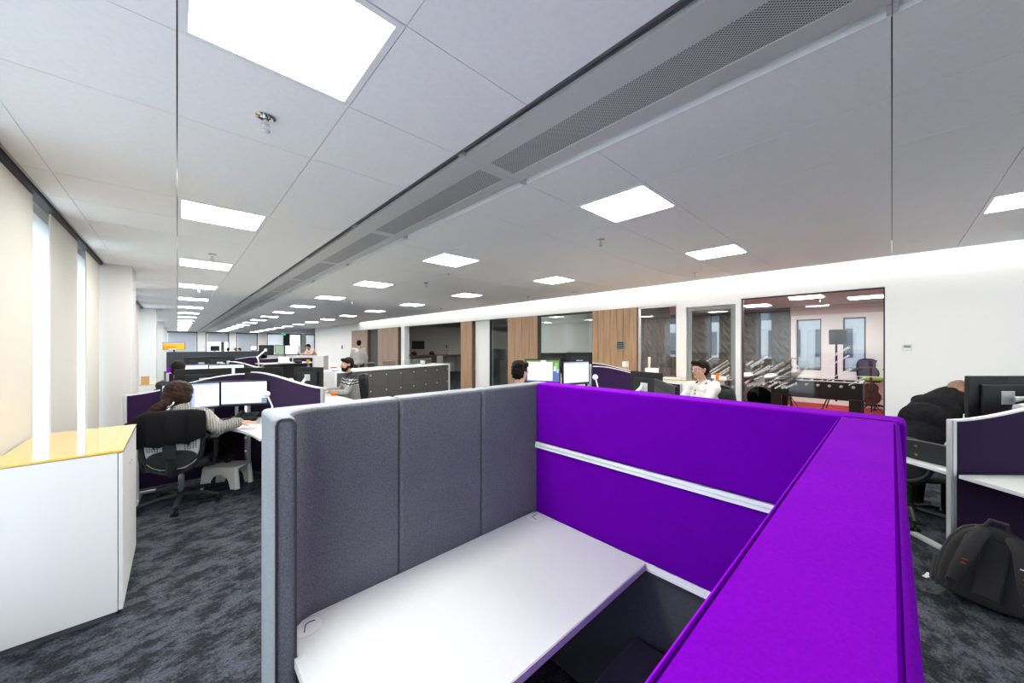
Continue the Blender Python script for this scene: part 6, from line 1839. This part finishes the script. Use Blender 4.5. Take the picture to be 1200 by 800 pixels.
# local: x across, y away from the camera, z up
prof = [(-0.185, 0.02), (-0.195, 0.10), (-0.19, 0.22), (-0.165, 0.34), (-0.12, 0.43), (-0.05, 0.47), (0.05, 0.47), (0.12, 0.43), (0.165, 0.34), (0.19, 0.22), (0.195, 0.10), (0.185, 0.02), (0.10, 0.0), (-0.10, 0.0)]
vs = []; NP = len(prof)
for (yy, sc) in [(-0.055, 0.90), (-0.04, 0.99), (0.0, 1.0), (0.08, 0.98), (0.13, 0.90), (0.155, 0.70)]:
    for (x, z) in prof: vs.append((x * sc, yy, 0.22 + (z - 0.22) * sc))
fs = [tuple(range(NP))[::-1]]
for j in range(5): fs += [(j * NP + i, j * NP + (i + 1) % NP, (j + 1) * NP + (i + 1) % NP, (j + 1) * NP + i) for i in range(NP)]
fs.append(tuple(range(5 * NP, 6 * NP)))
bod = MB().add(vs, [f[::-1] for f in fs]).build('body', M['bag'], bp_, smooth=60)
su = bod.modifiers.new('sub', 'SUBSURF'); su.levels = 1; su.render_levels = 2
MB().tube([(x * 0.985, -0.025, 0.22 + (z - 0.22) * 0.985) for x, z in prof[:12]], 0.008, n=6).build('zip_seam', M['strap'], bod)
MB().prism([(-0.055, -0.058), (0.055, -0.058), (0.05, -0.075), (-0.05, -0.075)], 0.06, 0.40).build('back_pad', M['bag'], bod, bev=0.012)
for sx in (-1, 1):
    pts = [(sx * 0.055, -0.07, 0.44), (sx * 0.085, -0.105, 0.38), (sx * 0.105, -0.115, 0.28), (sx * 0.125, -0.105, 0.18), (sx * 0.14, -0.085, 0.10)]
    MB().tube(pts, [0.034, 0.038, 0.038, 0.034, 0.022], n=12, flat=((0, 1, 0), 0.36)).build('shoulder_strap', M['strap'], bp_)
    MB().tube([(sx * 0.14, -0.09, 0.10), (sx * 0.15, -0.085, 0.045), (sx * 0.155, -0.06, 0.02)], 0.014, n=8, flat=((0, 1, 0), 0.25)).build('webbing', M['strap'], bp_)
    MB().box((sx * 0.141, -0.095, 0.095), (0.045, 0.012, 0.03)).build('buckle', M['black'], bp_, smooth=None, bev=0.004)
    MB().box((sx * 0.108, -0.131, 0.25), (0.022, 0.003, 0.003)).box((sx * 0.112, -0.130, 0.225), (0.022, 0.003, 0.003)).build('red_stitch', M['redp'], bp_, smooth=None)
    MB().tube([(sx * 0.15, -0.07, 0.03), (sx * 0.19, -0.13, -0.012), (sx * 0.26 if sx < 0 else 0.05, -0.19, -0.014)], 0.013, n=6, flat=((0, 0, 1), 0.2)).build('strap_tail', M['strap'], bp_)
MB().tube([(-0.045, -0.02, 0.462), (-0.03, -0.04, 0.51), (0.03, -0.04, 0.51), (0.045, -0.02, 0.462)], 0.012, n=8).build('grab_handle', M['strap'], bp_)
MB().box((0.09, -0.130, 0.30), (0.018, 0.003, 0.006)).build('woven_tag', M['paper'], bp_, smooth=None)
MB().bb(-0.21, -0.165, -0.02, 0.06, 0.03, 0.20).build('side_pocket', M['bag'], bp_, smooth=None, bev=0.014)
MB().bb(0.165, 0.21, -0.02, 0.06, 0.03, 0.20).build('side_pocket', M['bag'], bp_, smooth=None, bev=0.014)
w_ = Dk(1083, 2.46)
o = MB().tube([(0, 0, 0.004), (0.04, -0.02, 0.004), (0.09, -0.02, 0.004)], [0.012, 0.016, 0.006], n=8, flat=((0, 0, 1), 0.2)).build('white_tag', M['paper'])
o.location = (w_[0], w_[1], 0.001); tag(o, 'small white tag lying on the carpet left of the backpack', 'tag')
# ground rail of the desk behind
f0 = Vector((*Dk(1070, 3.02), 0)); f1 = Vector((*Dk(1106, 2.78), 0))
o = MB().box((0, 0, 0.0125), ((f1 - f0).length, 0.05, 0.025)).build('floor_rail', M['alu'], None, smooth=None, bev=0.004)
o.location = (f0 + f1) / 2; o.rotation_euler[2] = math.atan2(f1.y - f0.y, f1.x - f0.x)
tag(o, 'silver floor rail of a desk, between the purple booth and the backpack', 'rail')

# ================================================================== GAMES ROOM
ft = thing('foosball_table', 'black foosball table with silver handles in the red-floored games room', 'foosball table', (9.87, 1.10, 0))
w, d, zt = 0.37, 0.70, 0.87
b = MB()
for s in (-1, 1):
    b.bb(s * w - 0.02, s * w + 0.02, -d, d, 0.52, zt).bb(-w, w, s * d - 0.02, s * d + 0.02, 0.52, zt)
b.build('cabinet', M['black'], ft, smooth=None, bev=0.006)
MB().bb(-w, w, -d, d, 0.66, 0.675).build('playfield', M['exitg'] if False else M['mgrey'], ft, smooth=None)
MB().bb(-w - 0.025, -w + 0.02, -d - 0.02, d + 0.02, zt, zt + 0.016).bb(w - 0.02, w + 0.025, -d - 0.02, d + 0.02, zt, zt + 0.016).bb(-w, w, -d - 0.02, -d + 0.04, zt, zt + 0.016).bb(-w, w, d - 0.04, d + 0.02, zt, zt + 0.016).build('top_rim', M['alu'], ft, smooth=None)
for sx in (-1, 1):
    for sy in (-1, 1):
        MB().prism([(sx * w - 0.06, sy * (d - 0.08) - 0.09), (sx * w + 0.05, sy * (d - 0.08) - 0.09), (sx * w + 0.05, sy * (d - 0.08) + 0.09), (sx * w - 0.06, sy * (d - 0.08) + 0.09)], 0.0, 0.55).build('leg', M['black'], ft, smooth=None, bev=0.012)
for k in range(8):
    y = -0.6 + 1.2 * k / 7
    rd_ = MB().cyl((-w - 0.17, y, 0.80), (w + 0.14, y, 0.80), 0.008, n=8).build('rod', M['chrome'], ft)
    MB().tube([(-w - 0.20, y, 0.80), (-w - 0.15, y, 0.80), (-w - 0.09, y, 0.80)], [0.018, 0.026, 0.022], n=10).build('grip', M['alu'], rd_)
    pl = MB()
    for q in range(3):
        x = -0.2 + 0.2 * q
        pl.bb(x - 0.012, x + 0.012, y - 0.012, y + 0.012, 0.70, 0.84).ell((x, y, 0.855), (0.014, 0.014, 0.018), 8, 6)
    pl.build('players', M['orange'] if k % 2 else M['paper'], rd_, smooth=None, kind='stuff')
sp_ = Dk(980, 8.6)
t = thing('loudspeaker', 'black loudspeaker on a tripod before the white windows of the games room', 'loudspeaker', (sp_[0], sp_[1], 1.62), R(20))
MB().prism([(-0.13, -0.165), (-0.13, 0.165), (0.10, 0.115), (0.13, 0.06), (0.13, -0.06), (0.10, -0.115)], 0, 0.36).build('housing', M['black2'], t, smooth=None, bev=0.02)
MB().bb(-0.138, -0.13, -0.145, 0.145, 0.02, 0.34).build('grille', M['black'], t, smooth=None)
t = thing('speaker_stand', 'thin black tripod stand under the loudspeaker in the games room', 'stand', (sp_[0], sp_[1], 0))
MB().cyl((0, 0, 0.25), (0, 0, 1.62), 0.022, n=10).build('pole', M['black'], t)
MB().cyl((0, 0, 0.78), (0, 0, 0.88), 0.034, n=10).build('collar', M['black'], t)
for k in range(3):
    a = 0.5 + 2 * PI * k / 3
    MB().tube([(0, 0, 0.80), (0.46 * math.cos(a), 0.46 * math.sin(a), 0.012)], 0.013, n=6).build('leg', M['black'], t)
# guitar on a stand
gp = Dk(1021, 8.35)
gt = thing('acoustic_guitar', 'dark red acoustic guitar on a stand beside the foosball table', 'guitar', (gp[0], gp[1], 0.22), R(25))
gt.rotation_euler = (0, R(10), R(8))
gpoly = []
for k in range(48):
    a = 2 * PI * k / 48
    z = 0.25 - 0.25 * math.cos(a)
    wv = 0.19 * (0.92 - 0.12 * math.cos(2 * (a - PI)) * 0) * abs(math.sin(a)) ** 0.62
    wv *= 1.0 - 0.30 * math.exp(-((z - 0.30) / 0.07) ** 2) - 0.22 * max(0, (z - 0.30) / 0.2)
    gpoly.append((math.copysign(wv, math.sin(a)), z))
MB().slab(gpoly, (0, 0, 0), (0, 1, 0), (0, 0, 1), 0.10).build('body', M['guitar'], gt, bev=0.006)
MB().cyl((-0.051, 0, 0.32), (-0.053, 0, 0.32), 0.05, n=20).build('sound_hole', M['black'], gt)
MB().bb(-0.065, -0.04, -0.026, 0.026, 0.30, 0.88).build('neck', M['guitar'], gt, smooth=None, bev=0.006)
MB().bb(-0.062, -0.04, -0.036, 0.036, 0.88, 1.02).build('headstock', M['black2'], gt, smooth=None, bev=0.006)
MB().bb(-0.06, -0.05, -0.06, 0.06, 0.13, 0.15).build('bridge', M['black'], gt, smooth=None)
t = thing('guitar_stand', 'small black stand holding the red guitar', 'stand', (gp[0], gp[1], 0))
MB().tube([(0.17, 0, 0.02), (0.17, 0, 0.62)], 0.012, n=8).build('post', M['black'], t)
MB().tube([(-0.10, -0.12, 0.195), (0.17, -0.10, 0.185), (0.17, 0.10, 0.185), (-0.10, 0.12, 0.195)], 0.012, n=8).build('cradle', M['black'], t)
for sy in (-1, 0, 1):
    MB().tube([(0.17, 0, 0.25), (0.17 + (0.18 if sy == 0 else -0.22), 0.22 * sy, 0.012)], 0.011, n=6).build('leg', M['black'], t)
ch_ = Dk(1022, 9.0)
dc = task_chair(ch_[0] - 0.1, ch_[1] - 0.02, 205, 'mesh-back chair with lime green seat behind the red guitar', seat=0.78, backtop=1.24, seat_m='green', back_m='mesh', ring=True)
# drum kit
dk_ = Dk(893, 9.1)
def drum(x, y, z, r, h, lab, axis='z', m='black2', tilt=0.0):
    t = thing('drum', lab, 'drum', (dk_[0] + x, dk_[1] + y, z), 0, 'drums of the black kit')
    if axis == 'y': t.rotation_euler = (0, PI / 2, 0)
    else: t.rotation_euler = (0, R(tilt), 0)
    MB().lathe([(r, 0), (r, h)], (0, 0, 0), 28).build('shell', M[m], t)
    MB().lathe([(r * 0.97, h), (r * 0.97, h + 0.004)], (0, 0, 0), 28).build('skin', M['paper'] if axis == 'z' else M['black2'], t)
    for zz in (0.0, h - 0.025):
        MB().lathe([(r + 0.008, zz), (r + 0.008, zz + 0.025)], (0, 0, 0), 28).build('hoop', M['chrome'], t)
    return t
drum(-0.25, 0.0, 0.29, 0.28, 0.40, 'large black bass drum of the kit behind the patterned glass', 'y')
drum(-0.12, 0.30, 0.66, 0.15, 0.20, 'black tom drum above the bass drum, left one', tilt=-18)
drum(-0.12, -0.22, 0.66, 0.15, 0.20, 'black tom drum above the bass drum, right one', tilt=-18)
drum(0.15, 0.62, 0.30, 0.20, 0.36, 'black floor drum left of the bass drum')
for k, (x, y) in enumerate([(0.0, 0.62), (0.30, 0.62), (0.15, 0.80)]):
    pass
def cymbal(x, y, z, lab, r=0.2):
    t = thing('cymbal', lab, 'cymbal', (dk_[0] + x, dk_[1] + y, 0), 0, 'cymbals of the kit')
    MB().cyl((0, 0, 0.02), (0, 0, z), 0.011, n=8).build('stem', M['black2'], t)
    for q in range(3):
        a = 2 * PI * q / 3
        MB().tube([(0, 0, 0.32), (0.24 * math.cos(a), 0.24 * math.sin(a), 0.01)], 0.009, n=6).build('leg', M['black2'], t)
    MB().lathe([(0.02, z + 0.025), (0.05, z + 0.012), (r, z - 0.012), (r, z - 0.015), (0.05, z + 0.008), (0.02, z + 0.018)], (0, 0, 0), 28).build('plate', M['brass'], t)
cymbal(-0.10, 0.62 + 0.35, 1.22, 'cymbal on a chrome stand at the left of the drum kit')
cymbal(0.25, -0.55, 1.28, 'cymbal on a chrome stand at the right of the drum kit')
ap_ = Dk(882, 10.0)
t = thing('guitar_amplifier', 'black amplifier with grey cloth front behind the drum kit', 'amplifier', (ap_[0], ap_[1], 0))
MB().bb(-0.2, 0.2, -0.35, 0.35, 0.02, 0.75).build('cabinet', M['black'], t, smooth=None, bev=0.02)
MB().bb(-0.21, -0.20, -0.31, 0.31, 0.06, 0.55).build('speaker_cloth', M['mesh'], t, smooth=None)
MB().bb(-0.21, -0.20, -0.31, 0.31, 0.60, 0.70).build('control_panel', M['alu'], t, smooth=None)
for sy in (-1, 1):
    MB().bb(-0.15, 0.15, sy * 0.28 - 0.04, sy * 0.28 + 0.04, 0, 0.02).build('foot', M['black'], t, smooth=None)
st_ = Dk(915, 9.4)
t = thing('drum_stool', 'round black drum stool behind the kit', 'stool', (st_[0], st_[1], 0))
MB().lathe([(0.17, 0.50), (0.18, 0.53), (0.17, 0.57), (0.0, 0.575)], (0, 0, 0), 24).build('seat', M['black2'], t)
MB().cyl((0, 0, 0.15), (0, 0, 0.50), 0.018).build('post', M['chrome'], t)
for q in range(3):
    a = 2 * PI * q / 3
    MB().tube([(0, 0, 0.25), (0.24 * math.cos(a), 0.24 * math.sin(a), 0.012)], 0.011, n=6).build('leg', M['chrome'], t)

# ================================================================== CEILING FITTINGS
def sprinkler_make():
    t = thing('sprinkler', '', 'sprinkler', (0, 0, CEIL), 0, 'chrome ceiling sprinklers')
    MB().lathe([(0.042, -0.001), (0.042, -0.006), (0.030, -0.010), (0.018, -0.004)], (0, 0, 0), 24).build('escutcheon', M['chrome'], t)
    MB().cyl((0, 0, 0.0), (0, 0, -0.045), 0.010, n=12).build('body', M['chrome'], t)
    MB().tube([(0.012, 0, -0.03), (0.018, 0, -0.05), (0.006, 0, -0.066)], 0.003, n=6).tube([(-0.012, 0, -0.03), (-0.018, 0, -0.05), (-0.006, 0, -0.066)], 0.003, n=6).build('frame_arm', M['chrome'], t, kind='stuff')
    MB().lathe([(0.020, -0.072), (0.020, -0.068), (0.0, -0.067)], (0, 0, 0), 16).build('deflector', M['chrome'], t)
    return t
sk = sprinkler_make()
first = True
for i, (xr, rw) in enumerate([(0.31, 'row nearest the window wall'), (3.19, 'row right of the ceiling beam'), (5.75, 'row nearest the white wall')]):
    for k, y in enumerate([2.06, 5.6, 9.2, 12.8]):
        o = sk if first else copy_tree(sk)
        first = False
        o.location = (xr, y, CEIL)
        o['label'] = 'chrome ceiling sprinkler, %s from the camera in the %s' % (ORD[k], rw)
dl_me = MB().lathe([(0.058, -0.004), (0.058, 0.0), (0.045, 0.0), (0.045, -0.003)], (0, 0, 0), 28).mesh('trim_ring', M['trim'], 40)
dl_em = MB().lathe([(0.045, -0.0025), (0.0, -0.0025)], (0, 0, 0), 28).mesh('lens', M['light'], 40)
for k, (x, y) in enumerate([(5.69, -0.17), (5.84, 3.72), (6.1, 7.4), (6.1, 11.2), (6.1, 15.3), (6.1, 19.0)]):
    t = thing('downlight', 'small round downlight near the white wall, %s from the camera' % ORD[k], 'downlight', (x, y, CEIL), 0, 'round downlights by the white wall')
    place('trim_ring', dl_me, t); place('lens', dl_em, t)
for k, (x, y, lab) in enumerate([(2.99, 4.65, 'round white smoke detector near the second light of the middle row'), (5.9, 4.42, 'round white detector close to the white wall light cove')]):
    t = thing('smoke_detector', lab, 'detector', (x, y, CEIL))
    MB().lathe([(0.05, 0), (0.05, -0.018), (0.036, -0.036), (0.0, -0.04)], (0, 0, 0), 24).build('body', M['gloss'], t)
    MB().lathe([(0.051, -0.018), (0.051, -0.022), (0.045, -0.026)], (0, 0, 0), 24).build('vent_ring', M['ash'], t)
ex = Dk(332, 29.5)
t = thing('exit_sign', 'small green exit sign hanging under the far ceiling', 'sign', (ex[0], ex[1], 2.42))
MB().bb(-0.17, 0.17, -0.02, 0.02, 0, 0.20).build('panel', M['exitg'], t, smooth=None)
MB().bb(-0.02, 0.02, -0.01, 0.01, 0.22, 0.28).build('hanger', M['trim'], t, smooth=None)
MB().bb(-0.10, 0.02, -0.024, -0.02, 0.04, 0.18).bb(0.06, 0.16, -0.024, -0.02, 0.09, 0.13).build('pictogram', M['paper'], t, smooth=None)

# ---- odds and ends on the woman's desk
def phone(x, y, z, rz, lab):
    t = thing('desk_phone', lab, 'phone', (x, y, z), rz)
    MB().box((0, 0, 0.035), (0.20, 0.16, 0.045), rot=Matrix.Rotation(R(14), 3, 'X')).build('body', M['black'], t, smooth=None, bev=0.008)
    MB().tube([(-0.075, 0.08, 0.07), (-0.075, 0.06, 0.085), (-0.075, -0.05, 0.06), (-0.075, -0.075, 0.045)], 0.020, n=8).build('handset', M['black2'], t)
    return t
def Zt(u, v, z=0.732):
    p = Zp(u, v, z); return p
p = Zt(290, 492); phone(p[0], p[1], 0.735, R(-25), 'black desk phone under the monitors of the woman with the ponytail')
def sheet(u, v, w, h, rz, m, lab, nm='paper_sheet', cat='paper', th=0.004):
    p = Zt(u, v)
    o = MB().bb(-w / 2, w / 2, -h / 2, h / 2, 0, th).build(nm, M[m], None, smooth=None)
    o.location = (p[0], p[1], 0.731); o.rotation_euler[2] = rz
    return tag(o, lab, cat)
sheet(256, 494, 0.21, 0.29, R(20), 'paper', 'white paper sheet left of the phone on the desk of the woman')
sheet(272, 501, 0.20, 0.16, R(-15), 'paper', 'white paper sheet beside the keyboard of the woman')
sheet(266.5, 498, 0.07, 0.05, R(10), 'yellow', 'small yellow note beside the keyboard of the woman', 'sticky_note', 'note', 0.006)
o = MB().bb(-0.10, 0.10, -0.01, 0.01, 0, 0.28).build('paper_holder', M['paper'], None, smooth=None)
_q = Dk(158.5, 3.98)
o.location = (_q[0], _q[1], 0.731); o.rotation_euler[2] = R(10)
tag(o, 'upright white paper left of the black cardigan', 'paper')
